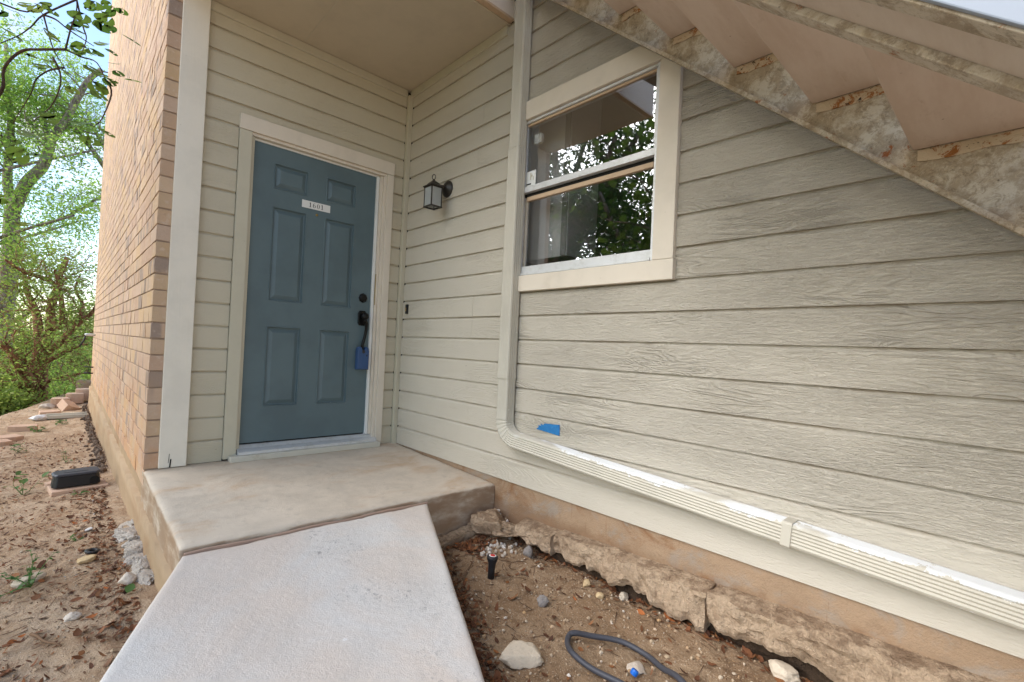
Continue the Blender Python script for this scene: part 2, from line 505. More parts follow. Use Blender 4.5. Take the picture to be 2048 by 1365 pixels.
def ground_mat():
    m = M('dry soil', rough=0.95, spec=0.12)
    v = m.pos()
    x, y, z = m.sep(v)
    side = m.step(m.math('ADD', x, m.math('MULTIPLY', m.noise(v, 2.0, 3), 0.3)), -1.35, -1.05)   # dark planting bed against pale yard soil
    a = m.noise(v, 3.0, 6, 0.65)
    b = m.noise(v, 17, 5, 0.7)
    f = m.noise(v, 120, 4, 0.75)
    pale = m.mix(m.step(a, 0.35, 0.65), srgb(198, 173, 146), srgb(176, 147, 118))
    pale = m.mix(m.math('MULTIPLY', m.step(b, 0.48, 0.68), 0.55), pale, srgb(150, 114, 88))
    bed = m.mix(m.step(a, 0.35, 0.65), srgb(174, 147, 118), srgb(152, 124, 96))
    bed = m.mix(m.math('MULTIPLY', m.step(b, 0.48, 0.68), 0.6), bed, srgb(112, 84, 62))
    c = m.mix(side, pale, bed)
    grit = m.step(m.voronoi(v, 95.0), 0.28, 0.12)
    c = m.mix(m.math('MULTIPLY', grit, 0.5), c, srgb(220, 200, 176))
    c = m.mix(m.math('MULTIPLY', m.step(f, 0.52, 0.72), 0.5), c, srgb(120, 90, 66))
    crk = m.math('MULTIPLY', m.step(m.voronoi(m.vmath('ADD', v, m.scale(v, (.0, .0, .0))), 24.0, 'DISTANCE_TO_EDGE'), 0.035, 0.01), m.step(m.noise(v, 3.5, 2), 0.5, 0.6))
    c = m.mix(m.math('MULTIPLY', crk, 0.5), c, srgb(120, 92, 70))
    far = m.step(y, 11.0, 14.0)
    c = m.mix(far, c, srgb(120, 118, 70))
    m.color(c)
    m.bump(m.math('ADD', b, m.math('MULTIPLY', f, 0.6)), 0.9, 0.022)
    return m.m
mt['ground'] = ground_mat()

def isl_mat(name, stops, rough=0.85, trans=0.0, spec=0.2, obj_random=False, tcol=1.25):
    m = M(name, rough=rough, spec=spec)
    r = m.rnd() if obj_random else m.island()
    c = m.ramp(r, *stops)
    c = m.mix(m.math('MULTIPLY', m.noise(m.pos(), 60, 3), 0.25), c, tint(stops[0][1], 0.6))
    m.color(c)
    if trans:
        tr = m.n('ShaderNodeBsdfTranslucent')
        g = m.n('ShaderNodeMix', data_type='RGBA', blend_type='MULTIPLY'); g.inputs['Factor'].default_value = 1
        m.set(g.inputs['A'], c); m.set(g.inputs['B'], (tcol * 1.0, tcol * 1.12, tcol * 0.66))
        m.l(g.outputs['Result'], tr.inputs['Color'])
        mx = m.n('ShaderNodeMixShader'); mx.inputs[0].default_value = trans
        out = m.t.nodes['Material Output']
        m.l(m.b.outputs[0], mx.inputs[1]); m.l(tr.outputs[0], mx.inputs[2]); m.l(mx.outputs[0], out.inputs['Surface'])
    return m.m
mt['gravel'] = isl_mat('gravel stones', [(0, srgb(186, 164, 136)), (.35, srgb(158, 130, 102)), (.6, srgb(198, 182, 160)), (.8, srgb(138, 112, 88)), (.92, srgb(186, 150, 108)), (1, srgb(214, 206, 194))])
mt['litter'] = isl_mat('dry leaf litter', [(0, srgb(96, 62, 42)), (.3, srgb(128, 82, 54)), (.55, srgb(70, 46, 36)), (.8, srgb(150, 98, 58)), (.93, srgb(112, 92, 74)), (1, srgb(180, 104, 52))], rough=0.7)
mt['twig'] = isl_mat('dry twigs', [(0, srgb(96, 74, 58)), (.5, srgb(132, 104, 80)), (1, srgb(76, 56, 44))])
mt['leaf_near'] = isl_mat('round green leaf', [(0, srgb(98, 124, 60)), (.35, srgb(120, 140, 66)), (.7, srgb(82, 112, 62)), (1, srgb(140, 146, 84))], rough=0.42, trans=0.5, spec=0.4, obj_random=True)
mt['leaf_bud'] = isl_mat('redbud crown leaf', [(0, srgb(84, 110, 52)), (.5, srgb(104, 126, 58)), (1, srgb(66, 92, 48))], rough=0.45, trans=0.35, spec=0.4)
mt['leaf_yellow'] = isl_mat('light yellow green leaf', [(0, srgb(138, 170, 82)), (.4, srgb(166, 190, 104)), (.75, srgb(112, 150, 74)), (1, srgb(190, 198, 124))], rough=0.5, trans=0.5, tcol=1.15)
mt['leaf_green'] = isl_mat('mid green leaf', [(0, srgb(138, 158, 84)), (.4, srgb(170, 182, 106)), (.75, srgb(116, 140, 76)), (1, srgb(198, 202, 132))], rough=0.5, trans=0.5, tcol=1.15)
mt['leaf_dark'] = isl_mat('dark green leaf', [(0, srgb(58, 88, 42)), (.5, srgb(80, 110, 52)), (1, srgb(48, 74, 38))], rough=0.5, trans=0.3)
mt['weed'] = isl_mat('weed leaf', [(0, srgb(76, 122, 56)), (.5, srgb(104, 146, 76)), (1, srgb(60, 100, 46))], rough=0.5, trans=0.3)

def bark_mat(name, a, b, sc=1.0):
    m = M(name, rough=0.9, spec=0.15)
    v = m.pos()
    n1 = m.noise(m.scale(v, (14 * sc, 14 * sc, 3 * sc)), 1.0, 5, 0.7, 0.6)
    c = m.mix(m.step(n1, 0.36, 0.64), a, b)
    m.color(c); m.bump(n1, 0.8, 0.03)
    return m.m
mt['bark_red'] = bark_mat('flaking red brown bark', srgb(96, 64, 50), srgb(168, 122, 96))
mt['bark_grey'] = bark_mat('grey bark', srgb(98, 88, 80), srgb(156, 144, 134))
mt['bark_twig'] = bark_mat('dark twig bark', srgb(66, 50, 42), srgb(104, 82, 68), 3)

def steel_mat():
    """cream painted steel, grimy, with rust blooming through"""
    m = M('grimy cream painted steel', rough=0.6, spec=0.35)
    v = m.pos()
    base = srgb(186, 172, 152)
    a = m.noise(v, 13, 8, 0.78, 0.3)
    c = m.mix(m.step(a, 0.42, 0.58), base, srgb(156, 138, 114))
    c = m.mix(m.math('MULTIPLY', m.step(m.noise(v, 40, 7, 0.82, 0.5), 0.50, 0.60), 0.6), c, srgb(120, 102, 80))
    wv = m.math('ABSOLUTE', m.math('SUBTRACT', m.noise(v, 9, 3, 0.6, 2.0), 0.5))
    c = m.mix(m.math('MULTIPLY', m.step(wv, 0.016, 0.0), 0.28), c, srgb(206, 186, 154))
    ru = m.math('MULTIPLY', m.step(m.noise(v, 30, 5, 0.75, 0.4), 0.58, 0.66), m.step(m.noise(v, 4.6, 3), 0.52, 0.60))
    c = m.mix(ru, c, srgb(140, 78, 30))
    dk = m.math('MULTIPLY', m.step(m.noise(m.scale(v, (1, 1, 1)), 46, 4, 0.7), 0.66, 0.72), 0.7)
    c = m.mix(dk, c, srgb(70, 52, 38))
    m.color(c)
    m.bump(m.math('ADD', a, m.math('MULTIPLY', wv, -2.0)), 0.35, 0.006)
    return m.m
mt['steel'] = steel_mat()
def tread_mat():
    m = M('pinkish tread underside', rough=0.65, spec=0.3)
    v = m.jitter(m.obj())
    a = m.noise(m.scale(v, (1.6, 8, 3)), 1.6, 6, 0.68, 0.15)
    c = m.mix(m.step(a, 0.36, 0.66), srgb(200, 183, 166), srgb(190, 170, 151))
    c = m.mix(m.math('MULTIPLY', m.step(m.noise(m.scale(v, (2.4, 7, 2)), 2.2, 7, 0.75), 0.56, 0.74), 0.45), c, srgb(152, 124, 96))
    sp = m.step(m.voronoi(v, 22), 0.07, 0.04)
    c = m.mix(m.math('MULTIPLY', m.math('MULTIPLY', sp, m.step(m.noise(v, 5, 2), 0.5, 0.6)), 0.7), c, srgb(96, 66, 46))
    m.color(c); m.bump(a, 0.2, 0.004)
    return m.m
mt['tread'] = tread_mat()
def rust_mat():
    m = M('peeling rusty bracket', rough=0.8)
    v = m.pos()
    n1 = m.noise(v, 22, 5, 0.75, 0.6)
    c = m.mix(m.step(n1, 0.52, 0.60), srgb(190, 170, 144), srgb(146, 92, 46))
    c = m.mix(m.step(m.noise(v, 30, 5, 0.75), 0.60, 0.63), c, srgb(52, 36, 26))
    m.color(c); m.bump(n1, 0.9, 0.006)
    return m.m
mt['rust'] = rust_mat()
mt['rail_white'] = M('pale blue white painted web', rough=0.45, color=srgb(132, 139, 150)).m

def spout_mat(name, run):
    m = M(name, rough=0.62, spec=0.25)
    v = m.obj()
    base = srgb(192, 185, 170)
    c = m.mix(m.step(m.noise(v, 6, 5, 0.6), 0.4, 0.66), base, tint(base, 0.93))
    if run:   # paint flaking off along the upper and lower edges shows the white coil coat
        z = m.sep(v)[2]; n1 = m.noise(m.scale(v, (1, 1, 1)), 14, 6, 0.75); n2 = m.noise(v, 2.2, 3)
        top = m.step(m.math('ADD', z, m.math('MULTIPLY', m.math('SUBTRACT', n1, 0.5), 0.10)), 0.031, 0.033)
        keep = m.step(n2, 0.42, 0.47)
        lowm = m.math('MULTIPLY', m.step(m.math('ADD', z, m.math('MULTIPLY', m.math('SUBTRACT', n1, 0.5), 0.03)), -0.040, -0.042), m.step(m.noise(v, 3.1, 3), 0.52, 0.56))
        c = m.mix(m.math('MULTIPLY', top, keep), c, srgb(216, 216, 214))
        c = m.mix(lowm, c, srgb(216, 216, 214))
    else:
        c = m.mix(m.math('MULTIPLY', m.step(m.noise(v, 24, 5, 0.7), 0.66, 0.7), 0.4), c, srgb(230, 228, 220))
    m.color(c); m.bump(m.noise(v, 12, 3), 0.08, 0.004)
    return m.m
mt['spout'] = spout_mat('painted downspout', False)
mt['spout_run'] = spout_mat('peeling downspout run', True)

def glass_mat():
    m = M('window glass')
    t = m.t
    gl = m.n('ShaderNodeBsdfGlossy'); gl.inputs['Roughness'].default_value = 0.012; gl.inputs['Color'].default_value = (0.74, 0.75, 0.79, 1)
    tr = m.n('ShaderNodeBsdfTransparent'); tr.inputs['Color'].default_value = (0.97, 0.975, 0.97, 1)
    fac = m.n('ShaderNodeValue').outputs[0]; fac.default_value = 0.21
    nz = m.noise(m.obj(), 1.6, 2)
    b = m.n('ShaderNodeBump'); b.inputs['Strength'].default_value = 0.02; b.inputs['Distance'].default_value = 0.02
    m.l(nz, b.inputs['Height']); m.l(b.outputs[0], gl.inputs['Normal'])
    mx = m.n('ShaderNodeMixShader')
    m.l(fac, mx.inputs[0]); m.l(tr.outputs[0], mx.inputs[1]); m.l(gl.outputs[0], mx.inputs[2])
    m.l(mx.outputs[0], t.nodes['Material Output'].inputs['Surface'])
    return m.m
mt['glass'] = glass_mat()
def frost_mat():
    m = M('frosted lamp glass', rough=0.45, color=(0.62, 0.64, 0.62))
    m.b.inputs['Transmission Weight'].default_value = 0.55
    m.bump(m.noise(m.obj(), 70, 2), 0.3, 0.002)
    return m.m
mt['frost'] = frost_mat()
def tape_mat():
    m = M('blue painter tape', rough=0.6)
    n1 = m.noise(m.obj(), 40, 4, 0.7)
    m.color(m.mix(m.step(n1, 0.4, 0.7), srgb(30, 104, 160), srgb(44, 118, 172))); m.bump(n1, 0.2, 0.002)
    return m.m
mt['tape'] = tape_mat()
mt['lockbox'] = M('blue lock box rubber', rough=0.5, color=srgb(54, 80, 120)).m
mt['hose'] = M('grey black poly hose', rough=0.5, color=srgb(66, 66, 72)).m
mt['red'] = M('red plastic', rough=0.4, color=srgb(196, 36, 28)).m
mt['bluecap'] = M('blue plastic', rough=0.4, color=srgb(24, 100, 190)).m
mt['joint'] = paint_mat('red brown joint filler', srgb(176, 146, 128), axis='x')
mt['bag'] = M('white plastic film', rough=0.35, color=(0.74, 0.72, 0.70)).m
mt['room'] = M('interior wall paint', rough=0.8, color=(0.30, 0.29, 0.27)).m

# ------------------------------------------------------------------ terrain
LAP = 0.1444
def edge_x(y): return interp(y, [-6, 0, 3, 5, 7, 8, 9.2, 11], [-4.6, -3.7, -3.2, -3.0, -2.80, -2.45, -2.0, -1.5])
def ground_z(x, y):
    x = np.asarray(x, float); y = np.asarray(y, float)
    left = interp(y, [-3, -.7, 1, 4, 8, 20], [-.36, -.335, -.40, -.52, -.56, -.7]) - .06 * np.clip(-1.75 - x, 0, 3)
    right = np.full_like(x, -.312) + .13 * np.exp(-(((x + .03) / .12) ** 2 + ((y + 1.24) / .13) ** 2))
    right = right - .012 * np.exp(-((x + .01) / .07) ** 2) * np.clip((-1.45 - y) / .15, 0, 1)
    t = np.clip((x + 1.55) / .35, 0, 1); t = t * t * (3 - 2 * t)
    t = np.where(y > -1.0, np.clip((x + 1.70) / .05, 0, 1), t)
    z = left * (1 - t) + right * t
    over = np.clip(edge_x(y) - x, 0, None) + np.clip(y - 9.2, 0, None) * .55 * (x < 3)
    z = z - .42 * over + .42 * np.clip(over - 9, 0, None)
    near = np.exp(-np.clip(np.hypot(x + 1, y + 1) - 9, 0, None) / 4)
    z = z + near * (.016 * fbm(x * 2.6, y * 2.6, 0.3, 3) + .009 * fbm(x * 13, y * 13, 5.2, 3) + .004 * fbm(x * 45, y * 45, 2.1, 2))
    z = z + (1 - near) * .4 * fbm(x * .12, y * .12, 4.0, 3)
    return z
def gz0(x, y): return float(ground_z(np.array([x]), np.array([y]))[0])
gx = np.unique(np.concatenate([-np.geomspace(4.6, 260, 40)[::-1], np.arange(-4.6, -2.9, .05), np.arange(-2.9, .12, .014), np.geomspace(.12, 240, 40)]))
gy = np.unique(np.concatenate([-np.geomspace(4.2, 240, 36)[::-1], np.arange(-4.2, -3.4, .05), np.arange(-3.4, 1.4, .014), np.arange(1.4, 9.5, .04), np.geomspace(9.5, 280, 50)]))
GX, GY = np.meshgrid(gx, gy, indexing='ij')
GZ = ground_z(GX, GY)
nx_, ny_ = len(gx), len(gy)
ii, jj = np.meshgrid(np.arange(nx_ - 1), np.arange(ny_ - 1), indexing='ij')
q0 = (ii * ny_ + jj).ravel()
ground = np_obj('ground', np.stack([GX.ravel(), GY.ravel(), GZ.ravel()], 1), np.stack([q0, q0 + ny_, q0 + ny_ + 1, q0 + 1], 1), mt['ground'], smooth=True)
tag(ground, 'dry dirt yard with a darker bed under the window wall', kind='structure')

# ------------------------------------------------------------------ concrete: porch slab, joint strip, walkway
def slab_mesh(P, nu, nv, zbot, name, mat, wear, parent=None, seed=0.0):
    """P(u,v)->(x,y,z) top surface; worn rounded edges and vertical sides"""
    us = np.concatenate([[0, .006, .014], np.linspace(.03, .97, nu), [.986, .994, 1]])
    vs = np.concatenate([[0, .006, .014], np.linspace(.03, .97, nv), [.986, .994, 1]])
    V = []; F = []
    def w_(a, b):
        return fbm(np.array([a]), np.array([b]), seed, 4)[0]
    for u in us:
        for v in vs:
            x, y, z = P(u, v)
            e = min(u, 1 - u, v, 1 - v)
            drop = .010 * max(0, 1 - e / .014) ** 2
            k = max(0, 1 - e / .05)
            z += -drop + .0016 * w_(x * 9, y * 9)
            if e < .015:
                z -= wear * max(0, w_(x * 14, y * 14 + 5)) * (1 - e / .015)
            V.append((x, y, z))
    n = len(vs); mu = len(us)
    for i in range(mu - 1):
        for j in range(n - 1):
            F.append((i * n + j, (i + 1) * n + j, (i + 1) * n + j + 1, i * n + j + 1))
    ring = [(i, 0) for i in range(mu)] + [(mu - 1, j) for j in range(1, n)] + [(i, n - 1) for i in range(mu - 2, -1, -1)] + [(0, j) for j in range(n - 2, 0, -1)]
    base = len(V); lv = [-.012, -.05, -.10, -.16, -.24, None]
    for dz in lv:
        for (i, j) in ring:
            x, y, z = V[i * n + j]
            zz = zbot if dz is None else z + dz
            o = .004 * w_(x * 16 + y * 11, zz * 16) if dz is not None else 0
            V.append((x + o, y + o, zz))
    m = len(ring)
    idx = [i * n + j for i, j in ring]
    for L_ in range(len(lv)):
        for k in range(m):
            a0 = idx[k] if L_ == 0 else base + (L_ - 1) * m + k
            a1 = idx[(k + 1) % m] if L_ == 0 else base + (L_ - 1) * m + (k + 1) % m
            b0 = base + L_ * m + k; b1 = base + L_ * m + (k + 1) % m
            F.append((a0, b0, b1, a1))
    mb = MB(); mb.v = V; mb.f = F
    return mb.build(name, mat, parent, smooth=True)

def porch_P(u, v):
    x = -1.703 + u * (1.703 + .012); y = .02 - v * (1.19 + .02)
    return x, y, .035 * min(y, 0) - .001
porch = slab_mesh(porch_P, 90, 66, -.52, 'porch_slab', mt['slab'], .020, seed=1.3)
tag(porch, 'raised stained concrete porch slab in front of the blue door', 'porch', kind='thing')
strip = MB()
strip.sweep([(0, 0), (.0095, 0), (.0095, .12), (0, .12)], [((-1.69 + 1.17 * i / 14, -1.2090 + .0016 * sin(i * 2.1), -.181 + .003 * sin(i * 1.3)), (0, 1, 0), (0, 0, 1)) for i in range(15)])
tag(strip.build('joint_strip', mt['joint'], bevel=.002), 'reddish brown wooden expansion strip between porch slab and walkway', 'joint strip', kind='thing')

WA, WB = Vector((-1.695, -1.2105, -.060)), Vector((-.527, -1.2105, -.060))
WC, WD = Vector((-1.695 - .49 * 3.0, -4.21, -.060 - .075 * 3.3)), Vector((-.527 - .523 * 3.0, -4.21, -.060 - .075 * 3.3))
def walk_P(u, v):
    a = WA.lerp(WB, u); b = WC.lerp(WD, u); p = a.lerp(b, v)
    return p.x, p.y, p.z
walk = slab_mesh(walk_P, 50, 90, -.62, 'walkway', mt['walk'], .004, seed=4.1)
tag(walk, 'pale concrete walkway sloping down from the porch', kind='structure')

# ------------------------------------------------------------------ siding boards
BOARD = [(0, 0), (0, LAP - .022), (.0016, LAP - .0175), (.0046, LAP - .0135), (.0085, LAP - .0105), (.0125, LAP - .0085), (.0125, LAP + .008), (.020, LAP + .008), (.020, 0)]
_bm = {}
def board_mesh(length, mat, h=LAP):
    key = (round(length, 3), mat.name, round(h, 4))
    if key not in _bm:
        pr = BOARD if abs(h - LAP) < 1e-6 else [(0, 0), (0, h), (.02, h), (.02, 0)]
        n = max(1, int(length / .6))
        mb = MB().sweep(pr, [((length * i / n, 0, 0), (0, 1, 0), (0, 0, 1)) for i in range(n + 1)])
        _bm[key] = mb.mesh('plank', mat)
    return _bm[key]

def plank(wall, along0, along1, z, mat, front_wall, h=LAP, wob=True):
    """front_wall True: the door wall (y = 0, runs along x); else the window wall (x = 0, runs along -y)"""
    o = bpy.data.objects.new('plank', board_mesh(along1 - along0 - .0015, mat, h))
    j = random.uniform(-.0012, .0012) if wob else 0
    if front_wall: o.location = (along0, j, z)
    else:
        o.location = (j, -along0, z); o.rotation_euler = (0, 0, -pi / 2)
    link(o, wall)
    return o

NP_ = 20
wall_a = thing('siding_wall', 'pale sage lap siding wall around the blue front door', 'wall', (-.8, .02, 0))
wall_b = thing('siding_wall', 'long beige lap siding wall holding the window and the sloping downspout', 'wall', (.02, -1.5, 0))
wall_a.location = (0, 0, 0); wall_b.location = (0, 0, 0)
XP, XC = -1.487, -.036
for k in range(NP_):
    z0, z1 = k * LAP, (k + 1) * LAP
    hh = LAP if z1 < 2.875 else 2.872 - z0
    if hh < .02: continue
    if z0 < 2.146 - .02 and z1 > .0:
        plank(wall_a, XP, -1.284, z0 + .0, mt['siding'], True, hh)
        plank(wall_a, -.134, XC, z0, mt['siding'], True, hh)
        if z1 > 2.246:
            pass
    else:
        plank(wall_a, XP, XC, z0, mt['siding'], True, hh)
# window wall: porch part boards are smooth, the rest heavily embossed
JOINT = {2: .912, 6: .905, 7: .907, 3: None, 14: .885, 16: .93}
WY0, WY1, WZ0, WZ1 = 1.30, 2.20, 1.20, 2.20      # rough window opening (along = -y)
for k in range(24):
    z0, z1 = k * LAP, (k + 1) * LAP
    a0, a1 = .036, 5.0
    in_porch_end = 1.285
    if k >= 20: a0 = 1.17
    j = JOINT.get(k)
    opening = not (z1 <= WZ0 + .03 or z0 >= WZ1 - .03)
    ends = [a0] + ([j] if j else []) + ([1.30, None, WY1 + .02] if opening else []) + [a1]
    i = 0
    while i < len(ends) - 1:
        if ends[i] is not None and ends[i + 1] is not None:
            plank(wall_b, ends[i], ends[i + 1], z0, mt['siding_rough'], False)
        i += 1
# sheathing behind the boards, with the window opening left out
def holed(name, u0, u1, v0, v1, hole, P, mat, parent):
    h = hole
    us = [u0, h[0], h[1], u1]; vs = [v0, h[2], h[3], v1]
    mb = MB(); idx = {}
    for i in range(4):
        for j in range(4):
            idx[i, j] = len(mb.v); mb.v.append(P(us[i], vs[j]))
    for i in range(3):
        for j in range(3):
            if (i, j) != (1, 1): mb.f.append((idx[i, j], idx[i + 1, j], idx[i + 1, j + 1], idx[i, j + 1]))
    return mb.build(name, mat, parent)
holed('sheathing', -.02, 5.2, 0.0, 3.9, (WY0 - .02, WY1 + .02, WZ0 - .02, WZ1 + .02), lambda u, v: (.024, -u, v), mt['dark'], wall_b)
holed('sheathing', -1.7, .03, -.02, 3.3, (-1.215, -.18, .0, 2.15), lambda u, v: (u, .024, v), mt['dark'], wall_a)
# inside corner bead and frieze boards under the porch ceiling
box('corner_trim', (-.036, -.034, -.004), (.004, .004, 2.835), mt['corner'], wall_a, .004)
box('frieze_board', (-1.487, -.016, 2.818), (-.037, .012, 2.878), mt['corner'], wall_a, .005)
box('frieze_board', (-.016, -1.13, 2.818), (.010, -.018, 2.878), mt['corner'], wall_b, .005)

# ------------------------------------------------------------------ post board, ceiling, fascia, unseen upper block
post = MB()
def pz(x): return 0.0
post_o = box('corner_board', (-1.633, -.043, .002), (-1.489, .02, 3.4), mt['post'], None, .004)
tag(post_o, 'tall off-white painted corner board between brick wall and door wall', 'trim board', kind='thing')
for dx, z0, z1, w_ in ((.058, .004, .052, .0034), (.049, .03, .085, .0011)):
    mb = MB().box((-w_, -.0015, 0), (w_, .0015, z1 - z0))
    o = mb.build('crack', mt['dark'], post_o); o.location = (-1.633 + .072 * 0 + dx + 1.561 - 0.0, -.0316 - .0125 + .0115 - .0 - .0, z0 - 1.701)
    o.rotation_euler = (0, radians(4), 0); o.location.y = -.0325

ceil = box('porch_ceiling', (-1.66, -1.138, 2.879), (.02, .02, 2.93), mt['ceil'], None, .002)
tag(ceil, 'flat beige porch ceiling above the front door', 'ceiling', kind='thing')
box('seam', (-.905, -1.13, 2.8775), (-.901, .0, 2.8785), mt['corner'], None, 0).name = 'ceiling_seam'
seam = bpy.data.objects['ceiling_seam']; seam.parent = ceil; seam.matrix_parent_inverse = Matrix.Translation(ceil.location).inverted()
fas = thing('fascia_beam', 'cream fascia board across the front edge of the porch ceiling', 'fascia', (0, 0, 0))
box('face_board', (-1.72, -1.172, 2.905), (.0, -1.142, 3.30), mt['fascia'], fas, .003)
box('edge_strip', (-1.72, -1.176, 2.888), (.0, -1.139, 2.9045), mt['rawwood'], fas, .002)
fas2 = thing('fascia_beam', 'cream fascia board along the open left side of the porch ceiling', 'fascia', (0, 0, 0))
box('face_board', (-1.70, -1.138, 2.905), (-1.672, -.06, 3.30), mt['fascia'], fas2, .003)
box('edge_strip', (-1.704, -1.136, 2.888), (-1.668, -.06, 2.9045), mt['rawwood'], fas2, .002)
bal = box('balcony_shade_block', (-1.66, -1.138, 2.935), (.02, .02, 3.28), mt['ceil'], None, .002)  # out of view, added above the ceiling to shade the porch
tag(bal, 'unseen balcony floor block added for shading above the porch ceiling', 'balcony', kind='thing')

# ------------------------------------------------------------------ door frame, front door and hardware
df = thing('door_casing', 'cream painted frame and casing round the blue front door', 'door frame', (0, 0, 0))
box('head_casing', (-1.284, -.024, 2.146), (-.133, .012, 2.243), mt['trim_x'], df, .003)
box('side_casing', (-1.283, -.022, .010), (-1.206, .012, 2.144), mt['corner'], df, .003)
box('side_casing', (-.192, -.022, .018), (-.134, .012, 2.144), mt['trim'], df, .003)
box('head_stop', (-1.205, -.008, 2.126), (-.193, .05, 2.1455), mt['trim_x'], df, .002)
box('jamb', (-1.2055, .004, .03), (-1.183, .09, 2.125), mt['corner'], df, .002)
box('jamb', (-.2175, -.010, .03), (-.1925, .09, 2.125), mt['trim'], df, .002)
box('jamb_stop', (-.240, .006, .085), (-.2185, .09, 2.125), mt['trim'], df, .002)
box('weatherstrip', (-.2645, .014, .085), (-.2425, .05, 2.112), mt['white'], df, .003)
box('weatherstrip', (-1.18, .022, 2.1125), (-.243, .05, 2.125), mt['white'], df, .002)
box('strike_plate', (-.2435, .0045, 1.10), (-.2375, .0075, 1.345), mt['brass'], df, .001)
th = MB().sweep([(-.05, .034), (-.05, .050), (-.030, .058), (.0, .064), (.03, .083), (.09, .085), (.09, .034)], [((-1.2, 0, 0), (0, 1, 0), (0, 0, 1)), ((-.195, 0, 0), (0, 1, 0), (0, 0, 1))])
th.build('threshold', mt['alum'], df)
box('sill_board', (-1.252, -.082, -.004), (-.176, -.008, .033), mt['weathered'], df, .004)
box('sill_filler', (-1.20, -.02, .004), (-.195, .09, .0335), mt['dark'], df, 0)

door = thing('front_door', 'slate blue six-panel front door numbered 1601, closed', 'door', (0, 0, 0))
DX0, DX1, DZ0, DZ1, DY = -1.181, -.2655, .094, 2.121, .030
px_ = [DX0, -1.043, -.803, -.668, -.428, DX1]
pz_ = [DZ0, .332, .884, 1.055, 1.705, 1.826, 2.002, DZ1]
mb = MB(); idx = {}
for i, x in enumerate(px_):
    for j, z in enumerate(pz_):
        idx[i, j] = len(mb.v); mb.v.append((x, DY, z))
for i in range(5):
    for j in range(7):
        if i in (1, 3) and j in (1, 3, 5): continue
        mb.f.append((idx[i, j], idx[i + 1, j], idx[i + 1, j + 1], idx[i, j + 1]))
n0 = len(mb.v)
ringp = [(DX0, DZ0), (DX1, DZ0), (DX1, DZ1), (DX0, DZ1)]
for x, z in ringp: mb.v.append((x, DY, z))
for x, z in ringp: mb.v.append((x, DY + .045, z))
for k in range(4): mb.f.append((n0 + k, n0 + (k + 1) % 4, n0 + 4 + (k + 1) % 4, n0 + 4 + k))
mb.f.append((n0 + 4, n0 + 5, n0 + 6, n0 + 7))
mb.build('door_leaf', mt['door'], door)
for i in (1, 3):
    for j in (1, 3, 5):
        x0, x1, z0, z1 = px_[i], px_[i + 1], pz_[j], pz_[j + 1]
        mb = MB()
        prof = [(0, 0), (.003, -.0035), (.007, -.0030), (.012, .0130), (.018, .0140), (.044, .0010), (.052, .0010)]
        rings = []
        for ins, dep in prof:
            rings.append(len(mb.v))
            mb.v += [(x0 + ins, DY + dep, z0 + ins), (x1 - ins, DY + dep, z0 + ins), (x1 - ins, DY + dep, z1 - ins), (x0 + ins, DY + dep, z1 - ins)]
        for a, b in zip(rings, rings[1:]):
            for k in range(4): mb.f.append((a + k, a + (k + 1) % 4, b + (k + 1) % 4, b + k))
        mb.f.append(tuple(rings[-1] + k for k in range(4)))
        mb.build('panel', mt['door'], door)
MB().lathe([(.009, 0), (.009, .004), (.006, .006), (.005, .004)], (-.731, DY, 1.709), (0, -1, 0), 16).build('peephole', mt['brass'], door, smooth=False)
# deadbolt: stepped octagonal rose and cylinder
dbx = -.331
MB().lathe([(.037, 0), (.037, .007), (.029, .014), (.027, .022), (.018, .024)], (dbx, DY, 1.147), (0, -1, 0), 8).build('deadbolt', mt['black'], door, .0015)
hp = MB().sweep([(-.036, -.038), (-.022, -.058), (.022, -.058), (.036, -.038), (.036, .038), (.022, .058), (-.022, .058), (-.036, .038)],
                [((-.330, DY, .990), (1, 0, 0), (0, 0, 1)), ((-.330, DY - .008, .990), (1, 0, 0), (0, 0, 1)), ((-.330, DY - .012, .990), (1, 0, 0), (0, 0, 1), .86)])
hp = hp.build('handle_plate', mt['black'], door)
MB().lathe([(.015, 0), (.015, .02), (.012, .03), (.024, .036), (.029, .048), (.026, .060), (.012, .066)], (-.332, DY - .01, 1.002), (0, -1, 0), 18).build('knob', mt['black'], hp, smooth=True)
bot = box('sweep_strip', (DX0 + .004, DY + .004, .0855), (DX1 - .004, DY + .03, .0935), mt['dark'], door, 0)

sign = thing('door_number_sign', 'small white number plate reading 1601 on the blue door', 'number plate', (-.738, DY, 1.771))
box('plate', (-.105, -.0042, -.0265), (.105, -.0004, .0265), mt['white'], sign, .001)
def flat(name, polys, x, parent, mat, y=-.0048, s=1.0):
    """each poly a list of (x, z) outlines as quads strips"""
    mb = MB()
    for strip_ in polys:
        n = len(mb.v)
        for (a, b) in strip_:
            mb.v.append((x + a[0] * s, y, a[1] * s)); mb.v.append((x + b[0] * s, y, b[1] * s))
        for i in range(len(strip_) - 1):
            mb.f.append((n + 2 * i, n + 2 * i + 1, n + 2 * i + 3, n + 2 * i + 2))
    return mb.build(name, mat, parent)
def arc(cx, cz, rx, rz, a0, a1, t0, n=22, thin=.35):
    out = []
    for i in range(n + 1):
        a = radians(a0 + (a1 - a0) * i / n); c, s_ = cos(a), sin(a)
        t = t0 * (thin + (1 - thin) * abs(c))
        out.append(((cx + rx * c, cz + rz * s_), (cx + (rx - t) * c, cz + (rz - t * .6) * s_)))
    return out
one = [[((-.0030, -.0145), (.0030, -.0145)), ((-.0030, .0165), (.0030, .0165))],
       [((-.0075, -.0165), (-.0075, -.0140)), ((.0075, -.0165), (.0075, -.0140))],
       [((-.0078, .0105), (-.0030, .0165)), ((-.0078, .0085), (-.0030, .0120))]]
